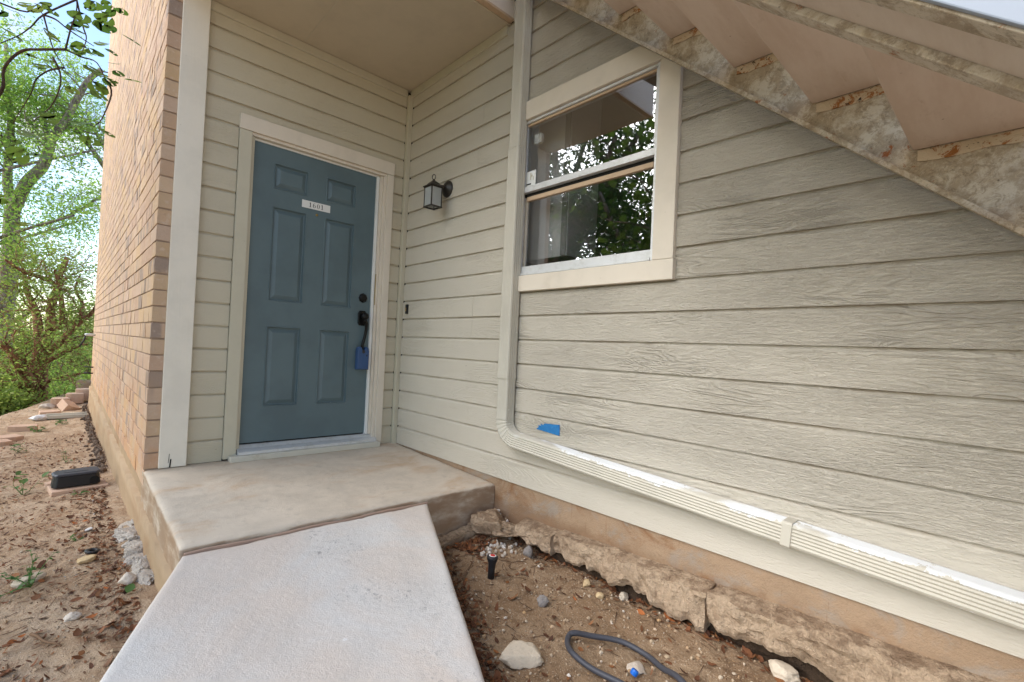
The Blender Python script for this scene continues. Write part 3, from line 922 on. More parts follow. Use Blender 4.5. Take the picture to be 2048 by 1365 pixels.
zero = [arc(0, 0, .0100, .0165, 0, 360, .0052)]
six = [arc(0, -.0062, .0100, .0105, 0, 360, .0050), arc(.0036, -.0005, .0136, .0170, 68, 184, .0050, 16)]
for dgt, xx in ((one, -.045), (six, -.016), (zero, .014), (one, .043)):
    flat('digit', dgt, xx, sign, mt['ink'])

lb = thing('lock_box', 'blue rubber key lock box hanging by a black shackle from the door handle', 'lock box', (-.325, .004, .69))
lb.scale = (.98, 1, 1.12)
lp = [(-.050, -.088), (.050, -.088), (.050, .040), (.044, .062), (.030, .070), (.018, .066), (.012, .048), (-.012, .048), (-.018, .066), (-.030, .070), (-.044, .062), (-.050, .040)]
MB().sweep(lp, [((0, .022, 0), (1, 0, 0), (0, 0, 1), .94), ((0, .016, 0), (1, 0, 0), (0, 0, 1)), ((0, -.016, 0), (1, 0, 0), (0, 0, 1)), ((0, -.024, 0), (1, 0, 0), (0, 0, 1), .92)]).build('body', mt['lockbox'], lb, .002)
MB().tube([(-.010, -.004, .045), (-.004, -.006, .09), (.012, -.006, .14), (.018, -.01, .19), (.014, -.022, .232), (.002, -.03, .25), (-.010, -.02, .246)], .0125, 8).build('shackle', mt['black'], lb, smooth=True)
box('door_flap', (-.004, -.0262, -.070), (.044, -.0236, .025), mt['lockbox'], lb, .002)
MB().lathe([(.013, 0), (.013, .002)], (-.002, -.024, .036), (0, -1, 0), 12).build('shackle_hole', mt['ink'], lb)
box('keyhole', (.020, -.0282, .004), (.030, -.0264, .017), mt['ink'], lb, .001)
db = thing('doorbell', 'small black doorbell button on siding beside the door corner', 'doorbell', (0, -.105, 1.085))
box('housing', (-.017, -.012, -.038), (.001, .012, .038), mt['blackplastic'], db, .002)
box('button', (-.020, -.005, -.018), (-.0172, .005, .012), mt['brass'], db, .001)

# ------------------------------------------------------------------ wall lantern
la = thing('wall_lantern', 'black carriage lantern with frosted panes on the siding', 'wall lamp', (0, -.565, 1.95))
MB().lathe([(.060, .0), (.060, .008), (.050, .018), (.044, .020), (.030, .030), (.014, .034)], (0, 0, 0), (-1, 0, 0), 24).build('back_plate', mt['lampmetal'], la, smooth=True)
MB().tube([(-.02, 0, -.005), (-.045, 0, .008), (-.07, 0, .008), (-.09, 0, -.004), (-.105, 0, -.012)], [.012, .011, .010, .010, .009], 8).build('arm', mt['lampmetal'], la, smooth=True)
ctr = Vector((-.122, .012, -.078)); hw, z0, z1 = .043, -.077, .060
cage = MB()
mbs = []
for sx in (-1, 1):
    for sy in (-1, 1):
        o = MB().box((-.0035, -.0035, z0), (.0035, .0035, z1)).build('corner_bar', mt['lampmetal'], la, loc=ctr + Vector((sx * hw, sy * hw, 0)))
def rimmesh(z, h, half, wd, name):
    mb = MB(); o = half + wd; i = half - wd
    for zz in (z, z + h):
        for r in (o, i): mb.v += [(-r, -r, zz), (r, -r, zz), (r, r, zz), (-r, r, zz)]
    for k in range(4):
        m = (k + 1) % 4
        mb.f += [(k, m, 4 + m, 4 + k), (8 + k, 12 + k, 12 + m, 8 + m), (k, 8 + k, 8 + m, m), (4 + k, 4 + m, 12 + m, 12 + k)]
    return mb.build(name, mt['lampmetal'], la, loc=ctr)
rimmesh(z0 - .006, .008, hw, .006, 'bottom_rim'); rimmesh(z1 - .003, .007, hw, .006, 'top_rim')
for ax, s_ in (('x', -1), ('x', 1), ('y', -1), ('y', 1)):
    a, b = ((-.001, -hw + .004, z0 + .003), (.001, hw - .004, z1 - .004)) if ax == 'x' else ((-hw + .004, -.001, z0 + .003), (hw - .004, .001, z1 - .004))
    MB().box(a, b).build('glass_pane', mt['frost'], la, loc=ctr + (Vector((s_ * hw, 0, 0)) if ax == 'x' else Vector((0, s_ * hw, 0))))
MB().lathe([(.014, -.07), (.016, -.03), (.026, .0), (.028, .02), (.018, .038), (.004, .046)], ctr + Vector((0, 0, .02)), (0, 0, -1), 14).build('bulb', mt['white'], la, smooth=True)
rf = MB().sweep([(-1, -1), (1, -1), (1, 1), (-1, 1)], [(ctr + Vector((0, 0, z1 + .004)), (1, 0, 0), (0, 1, 0), .056), (ctr + Vector((0, 0, z1 + .012)), (1, 0, 0), (0, 1, 0), .052), (ctr + Vector((0, 0, z1 + .022)), (1, 0, 0), (0, 1, 0), .036),
                 (ctr + Vector((0, 0, z1 + .036)), (1, 0, 0), (0, 1, 0), .026), (ctr + Vector((0, 0, z1 + .052)), (1, 0, 0), (0, 1, 0), .008), (ctr + Vector((0, 0, z1 + .062)), (1, 0, 0), (0, 1, 0), .005)])
rf.build('lamp_roof', mt['lampmetal'], la)
cz = ctr + Vector((0, 0, z1 + .078))
MB().tube([cz + Vector((.012 * cos(t) * .7, -.012 * cos(t) * .7, .018 * sin(t))) for t in np.linspace(-pi / 2, 1.5 * pi, 17)], .0034, 6, False).build('hanging_loop', mt['lampmetal'], la, smooth=True)

# ------------------------------------------------------------------ window
win = thing('window', 'single-hung aluminium window with cream wooden casing reflecting trees', 'window', (0, 0, 0))
def wb(name, y0, y1, z0, z1, x0, x1, mat, par=win, bev=.003):
    return box(name, (x0, -y1, z0), (x1, -y0, z1), mat, par, bev)
wb('casing_board', 1.262, 2.292, 2.188, 2.300, -.026, .012, mt['trim'])
wb('casing_board', 2.193, 2.293, 1.2455, 2.187, -.025, .012, mt['trim'])
wb('casing_board', 1.262, 2.297, 1.150, 1.244, -.028, .012, mt['trim'])
wb('casing_board', 1.262, 1.303, 1.2455, 2.187, -.024, .012, mt['trim'])
# flange frame
wb('frame', 1.305, 1.322, 1.247, 2.186, -.012, .06, mt['alum'], win, .002)
wb('frame', 2.176, 2.192, 1.247, 2.186, -.012, .06, mt['alum'], win, .002)
wb('frame', 1.3225, 2.1755, 2.172, 2.186, -.008, .06, mt['alum'], win, .002)
wb('frame', 1.3225, 2.1755, 1.247, 1.262, -.016, .06, mt['alum'], win, .002)
up = wb('sash', 1.324, 1.336, 1.786, 2.171, .004, .022, mt['alum'], win, .002); up['label'] = 'fixed upper sash'
def subp(name, *a):
    o = wb(name, *a[:-1], a[-1] if False else win) if False else None
def sash_part(root, name, y0, y1, z0, z1, x0, x1, mat, bev=.0015):
    o = wb(name, y0, y1, z0, z1, x0, x1, mat, root, bev)
    o.matrix_parent_inverse = Matrix.Translation(root.location).inverted()
    return o
sash_part(up, 'stile', 2.162, 2.175, 1.786, 2.171, .004, .022, mt['alum'])
sash_part(up, 'top_rail', 1.3365, 2.1615, 2.158, 2.171, .004, .022, mt['rawwood'])
sash_part(up, 'meeting_rail', 1.324, 2.175, 1.750, 1.785, -.008, .022, mt['alum'])
sash_part(up, 'pane', 1.3365, 2.1615, 1.7855, 2.1575, .012, .015, mt['glass'], 0)
lo = wb('sash', 1.324, 1.340, 1.2635, 1.7295, .026, .042, mt['trim'], win, .002); lo['label'] = 'sliding lower sash set further back'
sash_part(lo, 'stile', 2.158, 2.175, 1.2635, 1.7295, .026, .042, mt['alum'])
sash_part(lo, 'top_rail', 1.3405, 2.1575, 1.705, 1.730, .018, .042, mt['rawwood'])
sash_part(lo, 'bottom_rail', 1.324, 2.175, 1.2635, 1.302, -.004, .042, mt['alum'])
sash_part(lo, 'pane', 1.3405, 2.1575, 1.3025, 1.7045, .031, .034, mt['glass'], 0)
sash_part(lo, 'track_gap', 1.324, 2.175, 1.7305, 1.749, .020, .042, mt['dark'], 0)
stk = thing('window_sticker', 'small white security sticker in the lower corner of the upper window pane', 'sticker', (.0105, -1.375, 1.835))
MB().box((-.0006, -.038, -.046), (.0006, .038, .046)).build('sticker_sheet', mt['white'], stk)
for y0, y1, z0, z1 in ((-.002, .006, -.008, .034), (-.012, .0, .010, .022), (-.022, -.016, -.012, .012), (-.002, .034, -.036, -.028)):
    MB().box((-.0014, y0, z0), (-.0008, y1, z1)).build('print_mark', mt['ink'] if z0 < -.03 else mt['corner'], stk)
ss = thing('alarm_sensor', 'small white alarm contact inside the upper window pane', 'sensor', (.036, -1.400, 2.075))
box('housing', (-.012, -.026, -.03), (.012, .026, .03), mt['white'], ss, .004)
box('magnet', (-.010, -.034, -.026), (.008, -.0275, .020), mt['white'], ss, .002)
room = MB()
rx0, rx1, ry0, ry1, rz0, rz1 = .07, 3.4, -4.2, -1.0, .06, 2.62
room.v = [(rx0, ry0, rz0), (rx1, ry0, rz0), (rx1, ry1, rz0), (rx0, ry1, rz0), (rx0, ry0, rz1), (rx1, ry0, rz1), (rx1, ry1, rz1), (rx0, ry1, rz1)]
room.f = [(0, 1, 2, 3), (4, 7, 6, 5), (0, 4, 5, 1), (1, 5, 6, 2), (2, 6, 7, 3)]
tag(room.build('interior_room_wall', mt['room']), 'dim grey room behind the window', kind='structure')

cab = thing('wall_cabinet', 'pale wall cabinet dimly seen through the left of the window', 'cabinet', (.20, -1.36, 1.385))
box('carcass', (0, -.155, 0), (.30, .185, 1.15), mt['white'], cab, .003)
box('side_trim', (-.008, -.152, .004), (-.001, -.112, 1.145), mt['room'], cab, .002)

# ------------------------------------------------------------------ downspout
ds = thing('downspout', 'painted corrugated downspout dropping down the wall then running off sideways', 'downspout', (0, 0, 0))
def ribbed(wd, dp):
    """ribbed rectangular section, a across (front), b outward"""
    pr = []
    hw_, n = wd / 2, 5
    pr += [(-hw_ + .006, 0), (hw_ - .006, 0), (hw_, .006)]
    for i in range(3):
        c = dp * (.3 + .2 * i); pr += [(hw_, c - .006), (hw_ - .003, c), (hw_, c + .006)]
    pr += [(hw_, dp - .012), (hw_ - .004, dp - .004), (hw_ - .012, dp)]
    for i in range(n):
        c = hw_ - wd * (.22 + .14 * i); pr += [(c + .006, dp), (c, dp - .0038), (c - .006, dp)]
    pr += [(-hw_ + .012, dp), (-hw_ + .004, dp - .004), (-hw_, dp - .012)]
    for i in range(3):
        c = dp * (.7 - .2 * i); pr += [(-hw_, c + .006), (-hw_ + .003, c), (-hw_, c - .006)]
    pr += [(-hw_, .006)]
    return pr
RB = ribbed(.088, .074)
YV = -1.300
def vframe(z, s=1.0): return ((-.006, YV, z), (0, 1, 0), (-1, 0, 0), s)
MB().sweep(RB, [vframe(3.45), vframe(2.0 + .02)]).build('upper_pipe', mt['spout'], ds)
MB().sweep(RB, [vframe(2.03, .97), vframe(2.015, .97), vframe(2.010, 1.05), vframe(1.4, 1.05), vframe(.64, 1.05)]).build('lower_pipe', mt['spout'], ds)
MB().sweep(RB, [vframe(.665, 1.10), vframe(.650, 1.11), vframe(.625, 1.10)]).build('joint_collar', mt['spout'], ds)
# elbow sweeping from down (-z) to along the wall (-y, slightly down)
SL = .064
cy, cz_, R_ = YV - .115, .383, .115
fr = [vframe(.64, 1.0), vframe(.50, 1.0), vframe(.44, .99)]
N = 15
for i in range(N + 1):
    t = (pi / 2 - math.atan(SL) - .0) * i / N
    o = Vector((-.006, cy + R_ * cos(t), cz_ - R_ * sin(t)))
    a = Vector((0, cos(t), -sin(t)))
    s = 1.0 if i % 2 else 1.045
    fr.append((o, a, (-1, 0, 0), s))
MB().sweep(RB, fr).build('elbow', mt['spout'], ds)
tt = pi / 2 - math.atan(SL)
pe = Vector((-.006, cy + R_ * cos(tt), cz_ - R_ * sin(tt))); ta = Vector((0, -cos(math.atan(SL)), -sin(math.atan(SL)))); na = Vector((0, cos(tt), -sin(tt)))
run = MB()
base = Vector((-.006, -2.8, pe.z - (pe.y + 2.8) * -SL * -1))
ln = 4.2
n_ = 24
Rw = Matrix((ta, Vector((-1, 0, 0)), -na)).transposed()
run.sweep([(-a, b) for a, b in RB], [((i * ln / n_, 0, 0), (0, 0, 1), (0, 1, 0), 1.0) for i in range(n_ + 1)])
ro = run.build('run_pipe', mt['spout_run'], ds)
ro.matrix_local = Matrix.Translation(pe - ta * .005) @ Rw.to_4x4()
def on_run(y): return pe + ta * ((pe.y - y) / cos(math.atan(SL)))
sp = MB().sweep([(-a, b) for a, b in [(-.0470, 0), (.0470, 0), (.0470, .072), (.039, .0775), (-.039, .0775), (-.0470, .072)]], [((-.016, 0, 0), (0, 0, 1), (0, 1, 0)), ((.016, 0, 0), (0, 0, 1), (0, 1, 0))])
so = sp.build('strap', mt['spout'], ds, .002); so.matrix_local = Matrix.Translation(on_run(-2.785)) @ Rw.to_4x4()
# blue tape stuck to the siding
tp = MB()
out = [(0, 0), (.170, -.012), (.168, .048), (.060, .040), (.052, .030), (.030, .034), (.036, .024), (.012, .022), (.020, .014)]
tp.v = [(-.0012, -1.518 - a, .352 + b) for a, b in out] + [(-.0002, -1.518 - a, .352 + b) for a, b in out]
nn = len(out)
tp.f = [tuple(range(nn)), tuple(reversed(range(nn, 2 * nn)))] + [(i, (i + 1) % nn, nn + (i + 1) % nn, nn + i) for i in range(nn)]
tag(tp.build('tape', mt['tape'], loc=(-.003, 0, 0)), 'torn strip of blue painter tape stuck on the siding', 'tape', kind='thing')

# ------------------------------------------------------------------ foundations
fd = MB().box((.010, -5.2, -.9), (.6, .03, -.003)).build('foundation_wall', mt['found_r'])
tag(fd, 'rust stained concrete foundation under the window wall siding', 'foundation', kind='thing')
ft = thing('rough_footing', 'broken rough concrete ledge along the foundation under the window wall', 'footing', (0, 0, 0))
def footing(y0, y1, seed, top_add=0.0, wid=.10, name='footing_chunk'):
    ny = max(6, int(abs(y1 - y0) / .009))
    prof = [(.02, .004), (-.012, .003), (-.035, .001), (-.055, -.001), (-.072, -.003), (-.083, -.006), (-.089, -.014), (-.091, -.027), (-.090, -.042), (-.090, -.058), (-.086, -.074), (-.074, -.085), (-.05, -.087), (-.02, -.08), (.02, -.07)]
    mb = MB(); m = len(prof)
    def F(a, b, s_, o): return fbm(np.array([a]), np.array([b]), s_, o)[0]
    for i in range(ny + 1):
        y = y0 + (y1 - y0) * i / ny
        zt = interp(y, [-5, -3.35, -1.65, -1.19], [-.045, -.100, -.163, -.172]) + top_add
        zb = -.262 - .022 * min(1, max(0, (-2.2 - y) / .4))
        ks = (zt - zb) / .088
        n4 = F(y * 3.1, seed, seed, 2)
        for j, (px, pz) in enumerate(prof):
            s1 = px * 9 + pz * 11
            nz = F(y * 7.5, s1 * 1.3, seed, 3)
            n2 = F(y * 24, s1 * 5.0, seed + 3, 4)
            rid = abs(F(y * 14, s1 * 4, seed + 6, 2))
            amp = (.15, .25, .35, .4, .45, .6, .85, 1, 1, 1, 1, 1, .9, .5, .2)[j]
            n4q = round(F(y * 2.3, 1.7, seed + 5, 2) * 3) / 3
            x = px * wid / .09 * (1 + .14 * n4 + .22 * n4q) + amp * (.018 * nz + .011 * n2 - .016 * rid)
            z = zt + pz * ks * (1 + (.25 * F(y * 5.7, 3.3, seed + 4, 3) if j > 8 else 0)) + amp * (.010 * nz + .010 * n2)
            mb.v.append((min(x, .025), y + (.012 * nz if i in (0, ny) else .004 * n2), z))
    for i in range(ny):
        for j in range(m - 1):
            mb.f.append((i * m + j, i * m + j + 1, (i + 1) * m + j + 1, (i + 1) * m + j))
    mb.f.append(tuple(range(m))); mb.f.append(tuple(reversed([ny * m + j for j in range(m)])))
    return mb.build(name, mt['rough'], ft, smooth=False)
mt['undersoil'] = concrete_mat('shade darkened soil', srgb(84, 66, 50), srgb(56, 44, 36), 0.7, sc=4.0, bump=1.0, bdist=0.03)  # soil coloured dark to paint in the cavity shade under the footing
ub = MB(); nu_ = 420
for i in range(nu_ + 1):
    y = -1.46 - 3.6 * i / nu_
    for j in range(8):
        z = -.24 - .018 * j
        n_ = fbm(np.array([y * 15]), np.array([z * 26]), 4.4, 4)[0]
        ub.v.append((-.012 - .022 * j / 7 - .016 * n_ - .02 * max(0, fbm(np.array([y * 6]), np.array([j * .4]), 8.8, 3)[0]), y, z))
for i in range(nu_):
    for j in range(7): ub.f.append((i * 8 + j, i * 8 + j + 1, (i + 1) * 8 + j + 1, (i + 1) * 8 + j))
o = ub.build('soil_undercut', mt['undersoil'], ft)
footing(-1.48, -1.735, 2.2, -.01, .100)
footing(-1.742, -2.52, 5.1, 0, .085)
footing(-2.53, -5.0, 7.7, 0, .085)
# broken lump leaning in the porch corner and a low ledge under the slab front
def lump(name, c, r, sq, seed, mat, parent=None, sub=3, rough=.25, flat_=0.0, fine=.05):
    bm = bmesh.new(); bmesh.ops.create_icosphere(bm, subdivisions=sub, radius=1.0)
    P = np.array([v.co[:] for v in bm.verts])
    n1 = fbm(P[:, 0] * 1.1 + seed, P[:, 1] * 1.1, P[:, 2] * 1.1 + seed, 3); n2 = fbm(P[:, 0] * 5 + seed, P[:, 1] * 5, P[:, 2] * 5, 2)
    k = 1 + rough * n1 + fine * n2
    # knock flats into it so that it reads as broken stone
    rs = np.random.default_rng(int(seed * 100))
    Q = P * k[:, None]
    for _ in range(7):
        d = rs.normal(size=3); d /= np.linalg.norm(d); lim = rs.uniform(.62, .9)
        ex = np.clip(Q @ d - lim, 0, None); Q = Q - ex[:, None] * d * .9
    Q = Q * np.array(sq) * r
    if flat_: Q[:, 2] = np.maximum(Q[:, 2], -flat_ * r)
    for v, q in zip(bm.verts, Q): v.co = q
    me = bpy.data.meshes.new(name); bm.to_mesh(me); bm.free(); me.materials.append(mat)
    me.polygons.foreach_set('use_smooth', [sub >= 3] * len(me.polygons))
    o = bpy.data.objects.new(name, me); o.location = c; link(o, parent)
    return o
lump('footing_chunk', (-.145, -1.325, -.235), .115, (.8, 1.05, .62), 3.4, mt['rough'], ft, 5, .4, fine=.16)
lump('footing_chunk', (-.085, -1.43, -.235), .075, (1.2, 1.1, .5), 6.4, mt['rough'], ft, 5, .4, fine=.16)
lump('footing_chunk', (-.40, -1.225, -.315), .12, (1.5, .34, .45), 9.4, mt['rough'], ft, 5, .35, fine=.16)
lump('footing_chunk', (-.24, -1.225, -.300), .08, (1.3, .40, .6), 5.5, mt['rough'], ft, 5, .35, fine=.16)
# left side: foundation under the brick, lower step standing proud
fl = thing('brick_foundation', 'tan concrete foundation with a ragged step under the brick wall', 'foundation', (0, 0, 0))
def band(x, y0, y1, z0, z1, name, seed, ragtop=0.0, out=.004):
    ny = int((y1 - y0) / .03); nz = 7; mb = MB()
    for i in range(ny + 1):
        y = y0 + (y1 - y0) * i / ny
        rt = ragtop * fbm(np.array([y * 17]), np.array([seed]), 0, 4)[0]
        for j in range(nz + 1):
            z = z0 + (z1 + rt - z0) * j / nz
            o = out * fbm(np.array([y * 5]), np.array([z * 9]), seed, 4)[0]
            mb.v.append((x + o, y, z))
        mb.v.append((x + .06, y, z1 + rt * .4 + .004))
    m = nz + 2
    for i in range(ny):
        for j in range(m - 1):
            mb.f.append((i * m + j, (i + 1) * m + j, (i + 1) * m + j + 1, i * m + j + 1))
    return mb.build(name, mt['found'], fl, smooth=True)
band(-1.722, -1.188, 7.4, -.75, -.185, 'lower_step', 2.0, .014, .006)
band(-1.694, .0, 7.4, -.2, -.092, 'upper_band', 4.0, .004, .004)
sp_ = thing('concrete_spill', 'ragged white concrete spill along the base of the porch slab', 'concrete spill', (0, 0, 0))
rq = random.Random(12)
for i in range(13):
    y = -.72 + .078 * i + rq.uniform(-.02, .02)
    x = -1.745 - .012 * sin(i * 1.7) + (.02 if i > 9 else 0)
    lump('spill_lump', (x, y, gz0(x, y) - .002 - (.012 if i > 9 else 0)), rq.uniform(.042, .062), (rq.uniform(.8, 1.1), rq.uniform(1.0, 1.5), rq.uniform(.55, .85)), 1.1 + i * .73, mt['spill'], sp_, 5, .5, fine=.22)

# ------------------------------------------------------------------ brick wall
bw = thing('brick_wall', 'tall tan brick side wall running back beside the dirt yard', 'wall', (0, 0, 0))
CO, BL, BH, BD, JN = .0955, .262, .0860, .095, .0095
def rbox(sx, sy, sz, b):
    """chamfered box: 24 vertices, 26 faces"""
    V = []
    for x in (-1, 1):
        for y in (-1, 1):
            for z in (-1, 1):
                V += [(x * sx, y * (sy - b), z * (sz - b)), (x * (sx - b), y * sy, z * (sz - b)), (x * (sx - b), y * (sy - b), z * sz)]
    bm = bmesh.new()
    vs = [bm.verts.new(v) for v in V]
    bmesh.ops.convex_hull(bm, input=vs)
    bmesh.ops.dissolve_limit(bm, angle_limit=.01, verts=bm.verts, edges=bm.edges)
    bmesh.ops.triangulate(bm, faces=bm.faces)
    bm.verts.index_update()
    v = np.array([q.co[:] for q in bm.verts]); f = np.array([[q.index for q in t.verts] for t in bm.faces])
    bm.free()
    return v, f
BV, BF = rbox(BD / 2, (BL - JN) / 2, BH / 2, .0014)
BVh, BFh = rbox(BD / 2, .119 / 2, BH / 2, .0014)
def brick_variants(V, F, n, name):
    out = []
    for i in range(n):
        v = V + RNG.normal(0, .0012, V.shape)
        out.append(np_mesh(name, v, F, mt['brick']))
    return out
full = brick_variants(BV, BF, 5, 'brick'); half = brick_variants(BVh, BFh, 3, 'brick')
spots = []
for k in range(-1, 76):
    zc = k * CO + BH / 2 + .006 - .0
    y = -.030
    first = True
    odd = k % 2
    while y < 7.36:
        if first and odd: ln, kind = .119, 1
        else: ln, kind = BL - JN, 0
        y1 = min(y + ln, 7.40)
        if y1 - y > .06: spots.append((y, y1, zc, kind if abs((y1 - y) - ln) < 1e-6 else 2))
        y = y1 + JN; first = False
camp = np.array((-2.08, -3.33, .8))
spots.sort(key=lambda s: math.hypot(s[0] - camp[1], s[2] - camp[2]) + (100 if s[3] == 2 or s[2] > 3.3 else 0))
fv, ff, nb = [], [], 0
for i, (y0, y1, zc, kind) in enumerate(spots):
    dx = random.uniform(-.001, .001)
    if i < 298 and kind != 2:
        o = bpy.data.objects.new('brick', random.choice(half if kind else full))
        o.location = (-1.7035 + BD / 2 + dx, (y0 + y1) / 2, zc); o.rotation_euler = (random.uniform(-.012, .012), 0, random.uniform(-.008, .008))
        link(o, bw)
    else:
        V = BV * np.array([1, (y1 - y0) / (BL - JN), 1]) + np.array([-1.7035 + BD / 2 + dx, (y0 + y1) / 2, zc])
        fv.append(V); ff.append(BF + nb); nb += len(V)
o = np_obj('brick_courses', np.concatenate(fv), np.concatenate(ff), mt['brick_far'], bw); o['kind'] = 'stuff'
MB().box((-1.6980, -.0250, -.10), (-1.62, 7.39, 7.3)).build('mortar', mt['mortar'], bw)
# pipes sticking out of the far end
pp = thing('spigot_pipe', 'thin pipe stub with hose poking out of the far end of the brick wall', 'pipe', (-1.70, 6.6, .72))
MB().tube([(0.02, 0, 0), (-.10, 0, .0), (-.14, 0, -.006)], .022, 8).build('pipe', mt['alum'], pp, smooth=True)
MB().tube([(-.13, 0, -.02), (-.15, 0, -.10), (-.20, .0, -.2)], .014, 6).build('hose_end', mt['blackplastic'], pp, smooth=True)
pp2 = thing('wall_conduit', 'pair of dark conduits low on the far end of the brick wall', 'conduit', (-1.70, 6.7, .18))
for dz in (0, -.10):
    MB().tube([(.02, 0, dz), (-.12, 0, dz + .01)], .013, 6).build('conduit', mt['blackplastic'], pp2, smooth=True)

# ------------------------------------------------------------------ staircase
st = thing('staircase', 'steel staircase seen from below with pinkish treads and rusty cream stringers', 'staircase', (0, 0, 0))
RUN, RISE = .2695, .2440
YB, ZB = -3.086, 1.479            # back lower edge of one tread
SLP = RISE / RUN
ya, yb = -5.6, -1.18
def str_z(y): return 1.179 + SLP * (-3.319 - y) * -1
def plate(name, x0, x1, d0, d1, mat, y0=ya, y1=yb, bev=.002):
    """bar following the flight; d0,d1 heights above the stringer's lower edge"""
    pr = [(x0, d0), (x1, d0), (x1, d1), (x0, d1)]
    n = 24
    return MB().sweep(pr, [((0, y0 + (y1 - y0) * i / n, str_z(y0 + (y1 - y0) * i / n)), (1, 0, 0), (0, 0, 1)) for i in range(n + 1)]).build(name, mat, st, bev)
plate('stringer', -.088, -.078, .0, .36, mt['steel'])
plate('stringer_flange', -.112, -.0885, -.006, .016, mt['steel'])
plate('stringer', -1.296, -1.286, .0, .36, mt['rail_white'])
plate('stringer_flange', -1.285, -1.245, -.004, .010, mt['steel'])
plate('stringer_soffit', -1.244, -1.140, .004, .014, mt['tread'])
plate('stringer_flange', -1.139, -1.098, -.012, .022, mt['steel'])
plate('stringer', -1.139, -1.128, .0225, .36, mt['steel'])
tm = MB().box((-.5, -.290, 0), (.5, 0, .05)).mesh('tread', mt['tread'])
for k in range(-8, 8):
    zz = ZB + k * RISE; yy = YB + k * RUN
    if zz < -.2 or zz > 3.25: continue
    o = bpy.data.objects.new('tread', tm); o.location = (-.6075, yy, zz); o.scale = (1.03, 1, 1); link(o, st)
    md = o.modifiers.new('bevel', 'BEVEL'); md.width = .004; md.segments = 2
    # bracket: a flat bar under the tread end, welded to the stringer, paint curling off
    mb = MB(); n = 12
    for i in range(n + 1):
        y = yy - .012 - .235 * i / n
        for x, z in ((-.0885, -.002), (-.092, -.002), (-.0925, -.036), (-.0885, -.036)):
            w_ = fbm(np.array([y * 30]), np.array([k * 3.1 + z * 20]), 0, 3)[0]
            mb.v.append((x - .004 * max(0, w_), y, zz + z + .006 * w_ * (z < -.02)))
    for i in range(n):
        for j in range(4): mb.f.append((i * 4 + j, i * 4 + (j + 1) % 4, (i + 1) * 4 + (j + 1) % 4, (i + 1) * 4 + j))
    mb.f += [(0, 1, 2, 3), (n * 4 + 3, n * 4 + 2, n * 4 + 1, n * 4)]
    mb.build('bracket', mt['rust'], st)
# ------------------------------------------------------------------ loose stones and objects on the ground
def gz(x, y): return float(ground_z(np.array([x]), np.array([y]))[0])
def put(o, label, cat, group=None): return tag(o, label, cat, group, 'thing')
def stone(x, y, r, sq, seed, mat, label, name='stone', sink=.35, rz=0, sub=4, rough=.2, cat='stone', group=None):
    o = lump(name, (x, y, gz(x, y) + r * sq[2] * (1 - 2 * sink) * .9), r, sq, seed, mat, None, max(3, sub), rough + .1, fine=.11)
    o.rotation_euler = (0, 0, rz)
    return put(o, label, cat, group)
stone(-.80, -2.195, .058, (1.35, .95, .55), 1.7, mt['stone'], 'largest pale tan rock on the bed beside the walkway edge', 'rock', .2, -.7, 4, .12, 'rock')
stone(-.10, -2.80, .045, (.8, 1.1, .8), 2.7, mt['stone'], 'pale rounded rock beside the footing past the hose', 'rock', .25, .2, 4, .12, 'rock')
o = stone(-.485, -2.455, .036, (1.05, .8, .35), 3.3, mt['palestone'], 'flat pale concrete shard inside the hose loop', 'stone', .1, .6)
stone(-.415, -1.965, .026, (1, .9, .9), 4.3, mt['greystone'], 'grey pitted stone in the middle of the dark bed', 'stone', .2, 0, 4, .3)
o = stone(-.135, -1.62, .040, (.9, .7, .8), 5.2, mt['greystone'], 'angular grey concrete chip leaning near the footing end', 'stone', .1, .5, 2, .1)
stone(-.145, -2.00, .022, (1.1, 1, .7), 6.6, mt['ystone'], 'yellowish pebble by the footing, farther of the two', 'pebble', .2, cat='pebble')
stone(-.185, -2.10, .020, (1.1, 1, .7), 7.6, mt['ystone'], 'tan pebble by the footing, nearer the grey stone', 'pebble', .2, cat='pebble')
stone(-.075, -2.15, .026, (1.2, .9, .7), 8.6, mt['stone'], 'smooth tan pebble under the footing overhang', 'pebble', .2, cat='pebble')
stone(-1.947, -.305, .040, (1.2, .8, .55), 9.3, mt['ystone'], 'yellow tan stone below the black ring in the yard', 'stone', .25, .4, 4)
stone(-1.812, -.71, .040, (1.0, .8, .8), 10.3, mt['palestone'], 'pale half-buried stone beside the walkway corner', 'stone', .3, .2, 4)
stone(-2.013, -.90, .027, (1.2, .9, .6), 11.3, mt['palestone'], 'small pale stone alone in the bare yard dirt', 'stone', .25, .2, 4)
stone(-1.924, .235, .030, (1.0, .6, .25), 12.3, mt['white'], 'flat white shard lying behind the black ring', 'shard', .1, .8, 2, .1, 'shard')
stone(-2.10, 1.62, .055, (1.1, .8, .5), 13.3, mt['block'], 'pinkish stone beside the black bait station', 'stone', .3, .2, 4)
stone(-2.16, -.40, .045, (1.5, .7, .45), 14.3, mt['stone'], 'dusty flat stone at the foot of the leafy weed', 'stone', .3, .4, 4)
